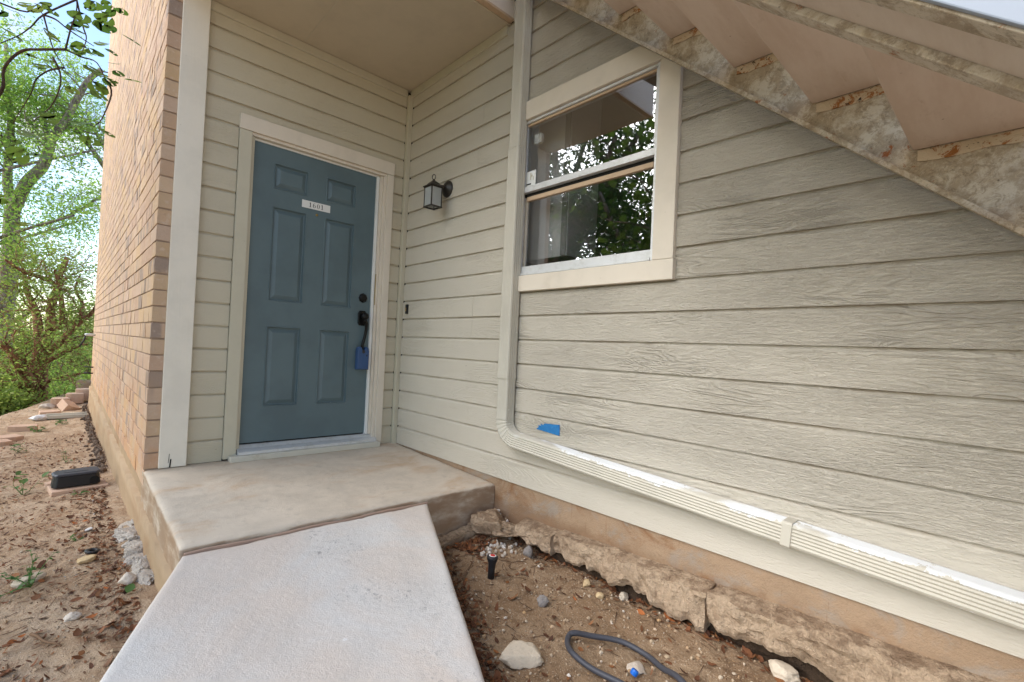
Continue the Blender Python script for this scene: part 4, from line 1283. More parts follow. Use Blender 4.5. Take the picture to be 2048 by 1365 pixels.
# pebble pile by the slab
PV = []; PF = []; nb = 0
bm = bmesh.new(); bmesh.ops.create_icosphere(bm, subdivisions=1, radius=1); IV = np.array([v.co[:] for v in bm.verts]); IF = np.array([[v.index for v in f.verts] for f in bm.faces]); bm.free()
mt['pebw'] = isl_mat('white pebbles', [(0, srgb(236, 230, 222)), (.4, srgb(206, 186, 160)), (.7, srgb(246, 244, 240)), (1, srgb(180, 160, 140))])
pile_n = 0
def pebble(x, y, r, z=None, label=None, grp='pale pebbles heaped below the porch corner'):
    sq = RNG.uniform(.6, 1.2, 3) * r
    v = IV * (1 + RNG.normal(0, .12, (len(IV), 1))) * sq
    me = np_mesh('pebble', v, IF, mt['pebw_o'])
    o = bpy.data.objects.new('pebble', me); o.location = (x, y, (gz(x, y) if z is None else z) + sq[2] * .5)
    o.rotation_euler = (0, 0, RNG.uniform(0, 6)); link(o)
    return tag(o, label, 'pebble', grp, 'thing')
mt['pebw_o'] = isl_mat('white pebble', [(0, srgb(212, 204, 194)), (.4, srgb(190, 172, 150)), (.7, srgb(222, 216, 208)), (1, srgb(176, 156, 136))], obj_random=True)
for i in range(34):
    x = -.225 + RNG.normal(0, .055); y = -1.46 + RNG.normal(0, .04)
    pebble(x, y, RNG.uniform(.007, .015), label='one of the pale pebbles heaped on the soil below the porch corner')
for i in range(14):
    x = -.045 + RNG.uniform(-.05, .03); y = -1.30 + RNG.uniform(-.10, .06)
    pebble(x, y, RNG.uniform(.008, .014), label='one of the pale pebbles on the dirt mound at the porch corner', grp='pale pebbles on the porch corner mound')

# hose
hz = lambda x, y, h=.014: (x, y, gz(x, y) + h)
hp_ = [(-.62, -2.56), (-.622, -2.47), (-.640, -2.375), (-.645, -2.30), (-.60, -2.24), (-.556, -2.213), (-.53, -2.222), (-.474, -2.262), (-.405, -2.345), (-.388, -2.44), (-.42, -2.52), (-.46, -2.60), (-.52, -2.72), (-.60, -2.9), (-.62, -3.3)]
def smooth_path(pts, n=6):
    P = [Vector(p) for p in pts]; out = []
    for i in range(len(P) - 1):
        p0, p1, p2, p3 = P[max(i - 1, 0)], P[i], P[i + 1], P[min(i + 2, len(P) - 1)]
        for k in range(n):
            t = k / n
            out.append(.5 * ((2 * p1) + (-p0 + p2) * t + (2 * p0 - 5 * p1 + 4 * p2 - p3) * t * t + (-p0 + 3 * p1 - 3 * p2 + p3) * t ** 3))
    out.append(P[-1]); return out
ho = MB().tube(smooth_path([hz(x, y, .016 + .012 * (1 if i in (6, 7, 8) else 0)) for i, (x, y) in enumerate(hp_)]), .0105, 10).build('hose', mt['hose'], smooth=True)
put(ho, 'dark grey irrigation hose looped on the soil beside the wall', 'hose')
sh = thing('sprinkler_head', 'black pop-up sprinkler with red cap standing in the soil', 'sprinkler', (-.475, -1.685, gz(-.475, -1.685)))
MB().lathe([(.016, -.03), (.017, .05), (.019, .075), (.026, .09), (.027, .105), (.024, .108)], (0, 0, 0), (.06, 0, 1), 16).build('body', mt['blackplastic'], sh, smooth=True)
MB().lathe([(.012, .1085), (.012, .111), (.010, .112)], (0, 0, 0), (.06, 0, 1), 12).build('cap', mt['red'], sh)
MB().lathe([(.018, .1082), (.018, .1095)], (0, 0, 0), (.06, 0, 1), 12).build('cap_ring', mt['white'], sh)
bc = MB().lathe([(.012, 0), (.013, .012), (.011, .018), (.006, .019)], (0, 0, 0), (.5, -.3, 1), 12).build('bottle_cap', mt['bluecap'], loc=(-.545, -2.478, gz(-.545, -2.478) + .006))
put(bc, 'crumpled blue plastic cap beside the hose', 'cap')
rg = MB()
rg.sweep([(.030, 0), (.034, .010), (.020, .013), (.014, .010), (.014, 0)], [((0, 0, 0), (cos(t), sin(t), 0), (0, 0, 1)) for t in np.linspace(0, 2 * pi, 25)], False)
put(rg.build('valve_ring', mt['blackplastic'], loc=(-1.925, -.20, gz(-1.925, -.2) + .004), rot=(0, .08, 0), smooth=True), 'black plastic ring half sunk in the yard dirt', 'ring')
for i, (a, b, r, lab) in enumerate((((-.62, -1.62), (-.46, -1.53), .006, 'bleached stick lying beside the sprinkler'), ((-.02, -2.33), (-.16, -2.60), .007, 'long wooden splinter lying beside the footing'), ((-2.13, -.93), (-2.045, -1.10), .006, 'grey twig lying alone on the yard dirt'))):
    p = [Vector((*a, gz(*a) + .01)).lerp(Vector((*b, gz(*b) + .012)), t) + Vector((.004 * sin(9 * t), .004 * cos(7 * t), 0)) for t in np.linspace(0, 1, 6)]
    put(MB().tube(p, [r * (1 - .5 * k / 5) for k in range(6)], 6).build('stick', mt['twig'], smooth=True), lab, 'stick')

# bait station on its paver
bt = thing('bait_station', 'black plastic rodent bait station sitting on a paver in the yard', 'bait station', (-1.965, 1.37, gz(-1.96, 1.37) + .005), radians(8))
bt.scale = (.94, 1.0, 1.0)
pl = [(-.14, -.075), (.115, -.085), (.145, -.05), (.15, .06), (.12, .095), (-.12, .085), (-.155, .05), (-.16, -.04)]
MB().sweep(pl, [((0, 0, .035), (1, 0, 0), (0, 1, 0), 1.02), ((0, 0, .115), (1, 0, 0), (0, 1, 0), .93)]).build('base', mt['blackplastic'], bt, .006)
lid = MB().sweep(pl, [((0, 0, .1155), (1, 0, 0), (0, 1, 0), 1.0), ((0, 0, .127), (1, 0, 0), (0, 1, 0), 1.0), ((0, 0, .134), (1, 0, 0), (0, 1, 0), .93)])
lid = lid.build('lid', mt['slate'], bt, .004)
MB().box((-.09, -.03, .1345), (.07, .03, .1365)).build('raised_mark', mt['slate'], lid, .001)
ho_ = MB().sweep([(-.032, 0), (.032, 0), (.032, .03), (.018, .048), (-.018, .048), (-.032, .03)], [((.100, -.0865, .045), (1, 0, 0), (0, 0, 1)), ((.100, -.0835, .045), (1, 0, 0), (0, 0, 1))])
ho_.build('entry_hole', mt['dark'], bt)
pv = MB().box((-.17, -.11, -.02), (.17, .105, .030)).build('paver', mt['block'], loc=(-1.955, 1.355, gz(-1.96, 1.37) + .002), rot=(0, 0, radians(8)), bevel=.006)
put(pv, 'flat concrete paver under the black bait station', 'paver')

# landscape blocks by the drop
def lblock(x, y, sx, sy, sz, rz, label, tilt=(0, 0), dz=0.0):
    pr = [(-.5, -.5), (-.22, -.62), (.22, -.62), (.5, -.5), (.40, .5), (-.40, .5)]
    mb = MB(); n = len(pr)
    for z in (0, 1):
        for a, b in pr: mb.v.append((a * sx, b * sy, z * sz))
    mb.f = [tuple(reversed(range(n))), tuple(range(n, 2 * n))] + [(i, (i + 1) % n, n + (i + 1) % n, n + i) for i in range(n)]
    o = mb.build('landscape_block', mt['block'], None, .008, loc=(x, y, gz(x, y) - .015 + dz), rot=(tilt[0], tilt[1], rz))
    return put(o, label, 'landscape block', 'loose landscape blocks at the edge of the yard')
lblock(-2.22, 6.55, .26, .22, .10, .2, 'pinkish landscape block lying flat beside the mossy trough')
lblock(-2.03, 7.15, .24, .22, .14, .7, 'pinkish landscape block tipped up on one corner', (.5, .35), .02)
lblock(-2.10, 7.75, .26, .20, .16, .05, 'pinkish landscape block at the start of the low row')
lblock(-1.90, 7.95, .26, .20, .18, .0, 'pinkish landscape block in the middle of the low row', (0, 0), .04)
lblock(-1.78, 8.10, .24, .20, .20, .05, 'pinkish landscape block of the low row touching the brick wall', (0, 0), .06)
lblock(-1.76, 8.9, .24, .2, .30, .0, 'pinkish landscape block standing behind the low row by the brick wall')
lblock(-2.44, 5.25, .30, .16, .09, -.2, 'pale pinkish landscape block alone at the yard edge')
lblock(-2.58, 4.62, .30, .20, .07, .3, 'dusty landscape block sunk flat in the dirt at the yard edge')
lblock(-2.62, 4.25, .24, .18, .08, .2, 'small landscape block nearest the camera on the yard edge')
stone(-2.28, 7.6, .10, (1.1, .8, .6), 21.3, mt['palestone'], 'rounded pale boulder behind the flat landscape block', 'boulder', .2, 0, 4, .15, 'boulder')
tr = thing('wooden_trough', 'mossy weathered board trough lying in front of the landscape blocks', 'trough', (-2.0, 6.12, gz(-2.0, 6.12)), radians(4))
for y0, y1, z1 in ((-.09, -.06, .05), (.06, .09, .06)): box('side_board', (-.24, y0, 0), (.24, y1, z1), mt['weathered'], tr, .004)
box('bottom_board', (-.24, -.0595, .0), (.24, .0595, .012), mt['weathered'], tr, .002)
bg_ = lump('plastic_bag', (-2.33, 6.05, gz(-2.33, 6.05) + .03), .085, (1.15, 1.0, .62), 31.7, mt['bag'], None, 4, .3, fine=.25)
put(bg_, 'crumpled white plastic bag lying on the dirt near the blocks', 'plastic bag')

# ------------------------------------------------------------------ leaves, trees
def leaf_arrays(C, size, rng, round_=False, up=0.4, aspect=.5):
    """C (N,3) centres; returns verts, tri faces"""
    N = len(C)
    nrm = rng.normal(size=(N, 3)); nrm[:, 2] = np.abs(nrm[:, 2]) + up; nrm /= np.linalg.norm(nrm, axis=1)[:, None]
    t = rng.normal(size=(N, 3)); t -= (t * nrm).sum(1)[:, None] * nrm; t /= np.linalg.norm(t, axis=1)[:, None]
    b = np.cross(nrm, t); s = (size * rng.uniform(.6, 1.35, N))[:, None]
    if round_:
        pts = [(0, 0, 0), (.25, .48, .10), (.70, .40, .08), (1.05, 0, -.05), (.70, -.40, .08), (.25, -.48, .10)]
        V = np.stack([C + s * (a * t + w_ * b + h * nrm) for a, w_, h in pts], 1)
        F = np.array([[0, 2, 1], [0, 3, 2], [0, 4, 3], [0, 5, 4]]); k = 6
    else:
        pts = [(0, 0, 0), (.5, aspect * .5, .08), (1.05, 0, -.04), (.5, -aspect * .5, .08)]
        V = np.stack([C + s * (a * t + w_ * b + h * nrm) for a, w_, h in pts], 1)
        F = np.array([[0, 2, 1], [0, 3, 2]]); k = 4
    f = (np.arange(N)[:, None, None] * k + F[None]).reshape(-1, 3)
    return V.reshape(-1, 3), f

def wander(p, d, L_, n, rng, wig, lift):
    pts = [np.array(p, float)]; d = np.array(d, float); d /= np.linalg.norm(d)
    for i in range(n):
        d = d + rng.normal(0, wig, 3) + np.array([0, 0, lift]); d /= np.linalg.norm(d)
        pts.append(pts[-1] + d * L_ / n)
    return pts, d

def make_tree(name, label, limbs, bark, leafmat, seed, n_sub=6, sub_len=1.0, twig_len=.5, leaf_n=16, leaf_size=.08, leaf_spread=.14, lift=.06, group=None, round_=False, wig=.28, crown_min=0.0, cat='tree', tw=5, aspect=.5):
    """limbs: (radius, points) skeleton; procedural twigs and leaves grow from them"""
    rng = np.random.default_rng(seed)
    base = limbs[0][1][0]
    t = thing(name, label, cat, base, 0, group)
    off = np.array(base)
    trunk = MB(); br = MB(); C = []
    for li, (r0, pts) in enumerate(limbs):
        P = [np.array(p) - off for p in pts]
        path = smooth_path([tuple(p) for p in P], 4)
        n = len(path)
        rad = [r0 * (1 - (.35 if li == 0 else .6) * i / (n - 1)) for i in range(n)]
        trunk.tube(path, rad, 9 if r0 > .08 else 6)
        if li == 0 and len(limbs) > 1 and crown_min == 0: continue
        for k in range(n_sub):
            u = .3 + .7 * (k + rng.uniform(0, 1)) / n_sub
            i = min(n - 1, int(u * (n - 1)))
            d0 = np.array(path[i] - path[max(0, i - 1)]); d0 /= (np.linalg.norm(d0) + 1e-9)
            d = d0 * .5 + rng.normal(0, .7, 3); d[2] = d[2] * .7 + .2
            sp, d2 = wander(path[i], d, sub_len * rng.uniform(.6, 1.2), 6, rng, wig, lift)
            r1 = max(.005, min(.03, rad[i] * .30))
            br.tube(sp, [r1 * (1 - .7 * a / 6) for a in range(7)], 5, False)
            for a in range(2, 7):
                for _ in range(tw // 3 + 1):
                    dd = rng.normal(0, 1, 3); dd[2] = dd[2] * .5 + .1
                    tp_, _d = wander(sp[a], dd, twig_len * rng.uniform(.5, 1.2), 4, rng, wig, 0)
                    br.tube(tp_, [.006, .005, .004, .003, .002], 3, False)
                    m = rng.poisson(leaf_n)
                    q = np.array(tp_)[rng.integers(1, 5, m)] + rng.normal(0, leaf_spread, (m, 3))
                    C.append(q)
    trunk.build('trunk', bark, t, smooth=True)
    o = br.build('branches', bark, t, smooth=True); o['kind'] = 'stuff'
    C = np.concatenate(C)
    V, F = leaf_arrays(C, leaf_size, rng, round_, aspect=aspect)
    o = np_obj('crown', V, F, leafmat, t)
    return t

GNARL = [
 (0.19, [(-2.48,9.6,-1.5),(-2.46,9.6,-0.56),(-2.46,9.6,-0.21),(-2.45,9.6,0.1),(-2.44,9.6,0.35)]),
 (0.1, [(-2.44,9.6,0.3),(-2.32,9.65,0.71),(-2.33,9.7,1.18),(-2.28,9.75,1.49),(-2.23,9.8,1.71),(-2.21,9.85,1.98),(-2.12,9.9,2.32)]),
 (0.06, [(-2.32,9.6,0.97),(-2.15,9.48,0.83),(-2.17,9.35,1.38),(-2.22,9.22,1.65),(-2.29,9.1,1.95)]),
 (0.09, [(-2.46,9.6,0.3),(-2.51,9.7,0.85),(-2.56,9.8,1.11),(-2.65,9.9,1.36),(-2.73,10,1.56),(-2.78,10.1,1.92)]),
 (0.07, [(-2.42,9.6,0.2),(-2.19,9.48,0.47),(-2.01,9.36,0.73),(-1.86,9.24,0.95),(-1.7,9.12,1.13),(-1.57,9,1.43)]),
 (0.04, [(-2.42,9.6,0.3),(-2.08,9.73,0.52),(-1.8,9.87,0.67),(-1.59,10,0.76)]),
 (0.05, [(-2.43,9.6,0.05),(-2.07,9.33,0.32),(-1.85,9.07,0.47),(-1.58,8.8,0.57)]),
 (0.12, [(-2.48,9.6,-0.6),(-2.61,9.45,-0.19),(-2.74,9.3,0.08),(-2.86,9.15,0.32),(-2.99,9,0.49)]),
 (0.05, [(-2.5,9.6,-0.4),(-2.69,9.77,0.13),(-2.81,9.93,0.43),(-2.92,10.1,0.68)]),
 (0.035, [(-2.47,9.6,-0.56),(-2.27,9.3,-0.25),(-1.9,9,-0.11),(-1.72,8.7,-0.04)]),
 (0.05, [(-2.22,9.8,1.65),(-2.44,9.37,1.78),(-2.72,9.13,1.84),(-2.98,8.9,2.02)]),
 (0.04, [(-1.86,9.24,0.95),(-1.83,9.5,1.33),(-1.96,9.8,1.65),(-1.89,10.1,1.99)]),
 (0.08, [(-2.48,9.6,-0.95),(-2.62,9.47,-0.56),(-2.75,9.33,-0.28),(-2.89,9.2,-0.03)]),
]
make_tree('gnarled_tree', 'gnarled many-limbed tree with reddish bark beyond the landscape blocks', GNARL, mt['bark_red'], mt['leaf_green'], 5, 7, .9, .45, 15, .06, .13)
TALL = [
 (0.22, [(-3.2,13.5,-2.2),(-3.3,13.5,0.0),(-3.23,13.5,2.49),(-3.24,13.5,3.13),(-3.24,13.5,3.64),(-3.22,13.5,3.9)]),
 (0.12, [(-3.22,13.5,3.8),(-3.37,13.66,4.41),(-3.39,13.82,5.22),(-3.4,13.98,6.19),(-3.52,14.14,7.12),(-3.6,14.3,8.22)]),
 (0.15, [(-3.22,13.5,3.8),(-2.99,13.4,4.52),(-2.72,13.3,4.96),(-2.61,13.2,5.42),(-2.55,13.1,5.73),(-2.33,13,6.17),(-2.15,12.9,6.72),(-1.9,12.8,7.37),(-1.64,12.7,7.71)]),
 (0.08, [(-2.61,13.2,5.4),(-2.71,13.6,6.06),(-2.8,14.03,6.48),(-2.8,14.3,7.06)]),
 (0.06, [(-3.39,13.8,5.3),(-3.7,13.6,5.9),(-4.1,13.4,6.6),(-4.3,13.2,7.6)]),
]
make_tree('tall_tree', 'tall grey-barked tree forking against the sky behind the brick wall', TALL, mt['bark_grey'], mt['leaf_yellow'], 8, 11, 1.6, .7, 42, .072, .17)
SIDE = [
 (0.2, [(0.2,14.6,-2.0),(0.0,14.6,2.0),(-.5,14.4,4.0),(-.9,14.2,5.0)]),
 (0.08, [(-.9,14.2,5.0),(-1.3,13.9,5.3),(-1.73,13.6,5.8),(-2.07,13.7,6.21),(-2.34,13.8,6.5)]),
 (0.07, [(-.8,14.2,4.9),(-1.3,13.8,5.7),(-1.64,13.6,6.25),(-1.81,13.7,6.51),(-2.03,13.8,6.54)]),
 (0.06, [(-.2,14.5,3.2),(-1.0,14.0,4.1),(-1.46,13.6,4.52),(-1.82,13.6,4.18),(-2.13,13.7,3.92),(-2.62,13.8,3.56)]),
]
make_tree('leaning_tree', 'tree reaching grey limbs out from behind the far brick corner', SIDE, mt['bark_grey'], mt['leaf_yellow'], 12, 7, 1.2, .55, 18, .075, .2)
def std_tree(x, y, h, seed, name, label, leafmat, bark, group, n=6, sp=1.6, limb=1.0, **kw):
    rng = np.random.default_rng(seed); z0 = gz(x, y) - .3
    limbs = [(.05 + h * .022, [(x, y, z0), (x + rng.normal(0, .15), y + rng.normal(0, .15), z0 + h * .3), (x + rng.normal(0, .3), y + rng.normal(0, .3), z0 + h * .62)])]
    top = np.array(limbs[0][1][-1])
    for k in range(n):
        a = 2 * pi * k / n + rng.uniform(-.4, .4); f = rng.uniform(.3, 1.0)
        s = np.array(limbs[0][1][1]) * (1 - f) + top * f
        e = s + np.array([cos(a) * sp, sin(a) * sp, h * rng.uniform(.12, .38)])
        m = (s + e) / 2 + rng.normal(0, .15, 3)
        limbs.append(((.03 + h * .008) * limb, [tuple(s), tuple(m), tuple(e)]))
    return make_tree(name, label, limbs, bark, leafmat, seed, group=group, **kw)
BG = 'trees on the slope beyond the yard'
std_tree(-4.3, 16.5, 7.5, 21, 'broad_tree', 'broad pale green tree behind the gnarled tree', mt['leaf_yellow'], mt['bark_grey'], BG, 8, 2.0, n_sub=5, sub_len=1.5, twig_len=.6, leaf_n=22, leaf_size=.09, leaf_spread=.22)
std_tree(-1.9, 19.0, 5.6, 22, 'broad_tree', 'lower bright green tree beyond the far brick corner', mt['leaf_green'], mt['bark_grey'], BG, 8, 2.0, n_sub=4, sub_len=1.4, twig_len=.6, leaf_n=12, leaf_size=.11, leaf_spread=.26)
std_tree(-4.7, 12.6, 11.5, 23, 'broad_tree', 'leafy tree whose canopy fills the sky gap beside the brick wall', mt['leaf_yellow'], mt['bark_grey'], BG, 11, 3.1, limb=.45, n_sub=6, sub_len=1.5, twig_len=.6, leaf_n=44, leaf_size=.075, leaf_spread=.2)
# trees out to the side of the yard: they stand in the window's reflection
std_tree(-8.8, 3.0, 9.0, 24, 'broad_tree', 'dense dark green tree mirrored in the lower window pane', mt['leaf_dark'], mt['bark_grey'], BG, 12, 2.0, n_sub=6, sub_len=1.4, twig_len=.7, leaf_n=17, leaf_size=.13, leaf_spread=.3)
std_tree(-9.2, 6.4, 14.0, 25, 'broad_tree', 'dark green tree mirrored behind the post in the window', mt['leaf_dark'], mt['bark_grey'], BG, 12, 2.2, n_sub=6, sub_len=1.6, twig_len=.7, leaf_n=17, leaf_size=.14, leaf_spread=.3)
std_tree(-12.5, 4.0, 13.5, 26, 'broad_tree', 'tall green tree standing deep in the window reflection', mt['leaf_dark'], mt['bark_grey'], BG, 12, 2.6, n_sub=5, sub_len=1.8, twig_len=.8, leaf_n=14, leaf_size=.17, leaf_spread=.35)
# understory shrubs on the slope
def shrub(x, y, r, h, seed, label, leafmat, zb=None):
    rng = np.random.default_rng(seed); z0 = (gz(x, y) if zb is None else zb)
    t = thing('shrub', label, 'shrub', (x, y, z0), 0, 'shrubs on the slope beyond the yard')
    br = MB(); C = []
    for k in range(26):
        a = rng.uniform(0, 2 * pi); d = np.array([cos(a), sin(a), rng.uniform(.5, 2.2)])
        pts, _ = wander((rng.normal(0, r * .15), rng.normal(0, r * .15), -.1), d, h * rng.uniform(.6, 1.25), 7, rng, .25, .02)
        br.tube(pts, [.018 * (1 - .1 * i) for i in range(8)], 4, False)
        for i in range(1, 8):
            m = rng.poisson(34)
            C.append(pts[i] + rng.normal(0, r * .24, (m, 3)) * np.array([1, 1, .7]))
    o = br.build('stems', mt['bark_twig'], t, smooth=True); o['kind'] = 'stuff'
    V, F = leaf_arrays(np.concatenate(C), .075, rng, False, .5, .55)
    np_obj('foliage', V, F, leafmat, t)
    return t
shrub(-3.6, 10.8, .8, 1.6, 41, 'leafy green shrub left of the gnarled trunk', mt['leaf_green'])
shrub(-2.0, 11.8, .9, 1.7, 42, 'yellow-green shrub seen between the gnarled trunk and the brick wall', mt['leaf_yellow'])
shrub(-3.0, 13.2, 1.1, 2.4, 43, 'bright shrub filling the gap behind the gnarled limbs', mt['leaf_yellow'])
shrub(-1.6, 15.0, 1.2, 2.6, 44, 'tall green shrub by the far brick corner', mt['leaf_green'])
shrub(-4.3, 13.6, 1.2, 2.6, 45, 'large pale shrub at the edge of the slope under the tall tree', mt['leaf_yellow'])
shrub(-3.1, 9.0, .5, .9, 46, 'low ferny shrub at the lip of the yard', mt['leaf_green'])
# far woodland reading as one mass
rng = np.random.default_rng(77)
N = 42000
yy = rng.uniform(21, 34, N); xx = rng.uniform(-30, 4, N)
top = 1.2 + 2.2 * fbm(xx * .22, yy * .22, 3.3, 3)
zz = -5.5 + (top + 5.5) * rng.uniform(0, 1, N) ** .8
V1, F1 = leaf_arrays(np.stack([xx, yy, zz], 1), .26, rng, False, .4, .7)
xx2 = rng.uniform(-30, -13, N); yy2 = rng.uniform(-14, 24, N)
top2 = 2.6 + 2.2 * fbm(xx2 * .25, yy2 * .25, 6.3, 3)
zz2 = -5.0 + (top2 + 5.0) * rng.uniform(0, 1, N) ** .8
V2, F2 = leaf_arrays(np.stack([xx2, yy2, zz2], 1), .30, rng, False, .4, .7)
wd_ = np_obj('woodland', np.concatenate([V1, V2]), np.concatenate([F1, F2 + len(V1)]), mt['leaf_green'])
tag(wd_, 'distant green woodland filling the valley', 'woodland', kind='stuff')

# redbud whose branch hangs into the picture
rb = thing('redbud_tree', 'round-leaved tree whose thin branch hangs close over the yard', 'tree', (-4.3, -.6, gz(-4.3, -.6)))
rl = Vector(rb.location)
def rel(p): return tuple(Vector(p) - rl)
MB().tube(smooth_path([rel(p) for p in [(-4.3, -.6, -.9), (-4.25, -.55, .6), (-4.1, -.5, 1.6), (-3.9, -.6, 2.6), (-3.8, -.5, 3.6)]]), .07, 8).build('trunk', mt['bark_grey'], rb, smooth=True)
TW = [
  [(-4.12, -.5, 1.5), (-3.4, -.8, 1.35), (-2.75, -1.0, 1.30), (-2.40, -1.06, 1.40), (-2.28, -1.13, 1.55), (-2.27, -1.14, 1.64), (-2.23, -1.17, 1.7), (-2.18, -1.21, 1.71), (-2.12, -1.27, 1.71)],
  [(-2.12, -1.27, 1.71), (-2.11, -1.28, 1.78), (-2.1, -1.28, 1.83), (-2.1, -1.28, 1.88), (-2.12, -1.2, 2.02)],
  [(-2.12, -1.27, 1.71), (-2.08, -1.3, 1.69), (-2.04, -1.34, 1.67), (-2.01, -1.36, 1.6)],
  [(-2.1, -1.28, 1.88), (-2.18, -1.22, 1.82), (-2.21, -1.19, 1.78), (-2.25, -1.16, 1.74), (-2.34, -1.1, 1.68)],
  [(-2.18, -1.22, 1.82), (-2.17, -1.23, 1.78), (-2.15, -1.24, 1.71), (-2.12, -1.27, 1.65)],
  [(-2.01, -1.36, 1.61), (-2.0, -1.37, 1.57), (-2.02, -1.35, 1.49), (-2.04, -1.34, 1.46)],
  [(-2.1, -1.28, 1.88), (-2.08, -1.3, 1.79), (-2.07, -1.31, 1.75), (-2.08, -1.3, 1.7)],
  [(-2.15, -1.25, 1.68), (-2.13, -1.26, 1.63), (-2.13, -1.26, 1.58), (-2.15, -1.24, 1.52), (-2.19, -1.21, 1.47)],
  [(-2.4, -1.05, 1.9), (-2.24, -1.17, 1.83), (-2.2, -1.2, 1.84), (-2.18, -1.22, 1.82)],
  [(-2.18, -1.22, 1.82), (-2.15, -1.24, 1.81), (-2.12, -1.27, 1.78), (-2.08, -1.3, 1.75), (-2.05, -1.32, 1.73)],
  [(-2.12, -1.27, 1.65), (-2.16, -1.23, 1.64), (-2.19, -1.2, 1.61), (-2.2, -1.2, 1.56), (-2.24, -1.17, 1.46)],
]
for i, t_ in enumerate(TW):
    pth = smooth_path([rel(p) for p in t_], 4); n = len(pth)
    r0, r1 = (.016, .0042) if i == 0 else (.0032, .0012)
    if i == 0: rad = [r0 + (r1 - r0) * min(1, k / (n * .55)) for k in range(n)]
    else: rad = [r0 + (r1 - r0) * k / (n - 1) for k in range(n)]
    MB().tube(pth, rad, 6).build('twig', mt['bark_twig'], rb, smooth=True)
NEAR = [(-2.13,-1.39,1.69),(-2.11,-1.25,1.79),(-2.08,-1.37,1.78),(-2.04,-1.28,1.82),(-2.06,-1.26,1.89),(-2.04,-1.57,1.71),(-2.1,-1.54,1.7),(-2.02,-1.18,1.97),(-2.0,-1.5,1.78),(-1.99,-1.51,1.72),(-2.0,-1.11,1.81),(-1.99,-1.39,1.63),(-2.01,-1.18,1.71),(-2.01,-1.37,1.6),(-2.0,-1.3,1.62),(-2.04,-1.51,1.41),(-2.01,-1.28,1.48),(-2.1,-1.09,1.8),(-2.06,-1.3,1.7),(-2.14,-1.13,1.71),(-2.16,-1.14,1.7),(-2.11,-1.5,1.55),(-2.18,-1.08,1.47),(-2.16,-1.19,1.49),(-2.18,-1.32,1.33),(-2.21,-1.43,1.31),(-2.21,-1.0,1.45),(-2.24,-1.18,1.22),(-2.23,-1.06,1.22),(-2.27,-.93,1.2),(-2.24,-1.05,1.17),(-2.21,-.96,1.16),(-2.13,-1.31,1.41),(-2.18,-1.06,1.74),(-2.21,-1.22,1.71),(-2.05,-1.1,1.74),(-2.08,-1.1,1.83),(-2.03,-1.55,1.63),(-2.11,-1.46,1.52),(-2.04,-1.48,1.51),(-2.15,-1.0,1.95),(-2.17,-1.26,1.83),(-2.22,-1.12,1.87),(-2.24,-1.27,1.75),(-2.26,-1.14,1.74)]
def round_leaf(seed):
    rs = np.random.default_rng(seed); mb = MB(); n = 12
    rim = []
    for k in range(n):
        a = 2 * pi * (k + .5) / n
        r = .5 * (1 + .10 * cos(a)) * rs.uniform(.93, 1.06)
        x, y = .48 + r * cos(a), r * .92 * sin(a)
        rim.append((x, y, .10 * abs(y) * 2 * .5 - .10 * (x - .5) ** 2 + rs.normal(0, .012)))
    mb.v = [(0, 0, 0), (.35, 0, -.015), (.7, 0, -.02)] + rim
    # fan around the midrib
    for k in range(n):
        a, b = 3 + k, 3 + (k + 1) % n
        xm = (rim[k][0] + rim[(k + 1) % n][0]) / 2
        c = 2 if xm > .55 else (1 if xm > .18 else 0)
        mb.f.append((c, a, b))
    mb.f += [(2, 1, 3 + 3), (2, 3 + 8, 1), (1, 0, 3 + 4), (1, 3 + 7, 0)]
    return mb.mesh('leaf', mt['leaf_near'], True)
LM = [round_leaf(s) for s in range(5)]
rs = random.Random(4)
allc = [Vector(p) for p in NEAR]
for p in NEAR[:26]:
    allc.append(Vector(p) + Vector((rs.uniform(-.05, .05), rs.uniform(-.12, .12), rs.uniform(-.03, .07))))
for i, c in enumerate(allc):
    o = bpy.data.objects.new('leaf', LM[i % 5])
    s = rs.uniform(.036, .058)
    o.scale = (s, s, s); o.location = Vector(rel(c)) - Vector((s * .3, 0, 0))
    o.rotation_euler = (rs.uniform(-.5, .5), rs.uniform(-.2, .55), rs.uniform(0, 6.28)); link(o, rb)
rng = np.random.default_rng(5)
br = MB(); C = []
for k in range(46):
    s = np.array([-4.05 + rng.normal(0, .15), -.55 + rng.normal(0, .15), rng.uniform(1.3, 3.7)])
    a = rng.uniform(0, 2 * pi); d = np.array([cos(a), sin(a), rng.uniform(.0, .7)])
    pts, _ = wander(s, d, rng.uniform(1.0, 2.2), 8, rng, .22, .02)
    pts = [np.array([min(p[0], -2.85), p[1], p[2]]) for p in pts]
    br.tube([tuple(p - np.array(rl)) for p in pts], [.016 * (1 - .1 * i) for i in range(9)], 4, False)
    for i in range(2, 9):
        m = rng.poisson(9); q = pts[i] + rng.normal(0, .16, (m, 3)); q[:, 0] = np.minimum(q[:, 0], -2.9); C.append(q - np.array(rl))
o = br.build('branches', mt['bark_grey'], rb, smooth=True); o['kind'] = 'stuff'
V, F = leaf_arrays(np.concatenate(C), .085, rng, True, .5)
np_obj('crown', V, F, mt['leaf_bud'], rb)

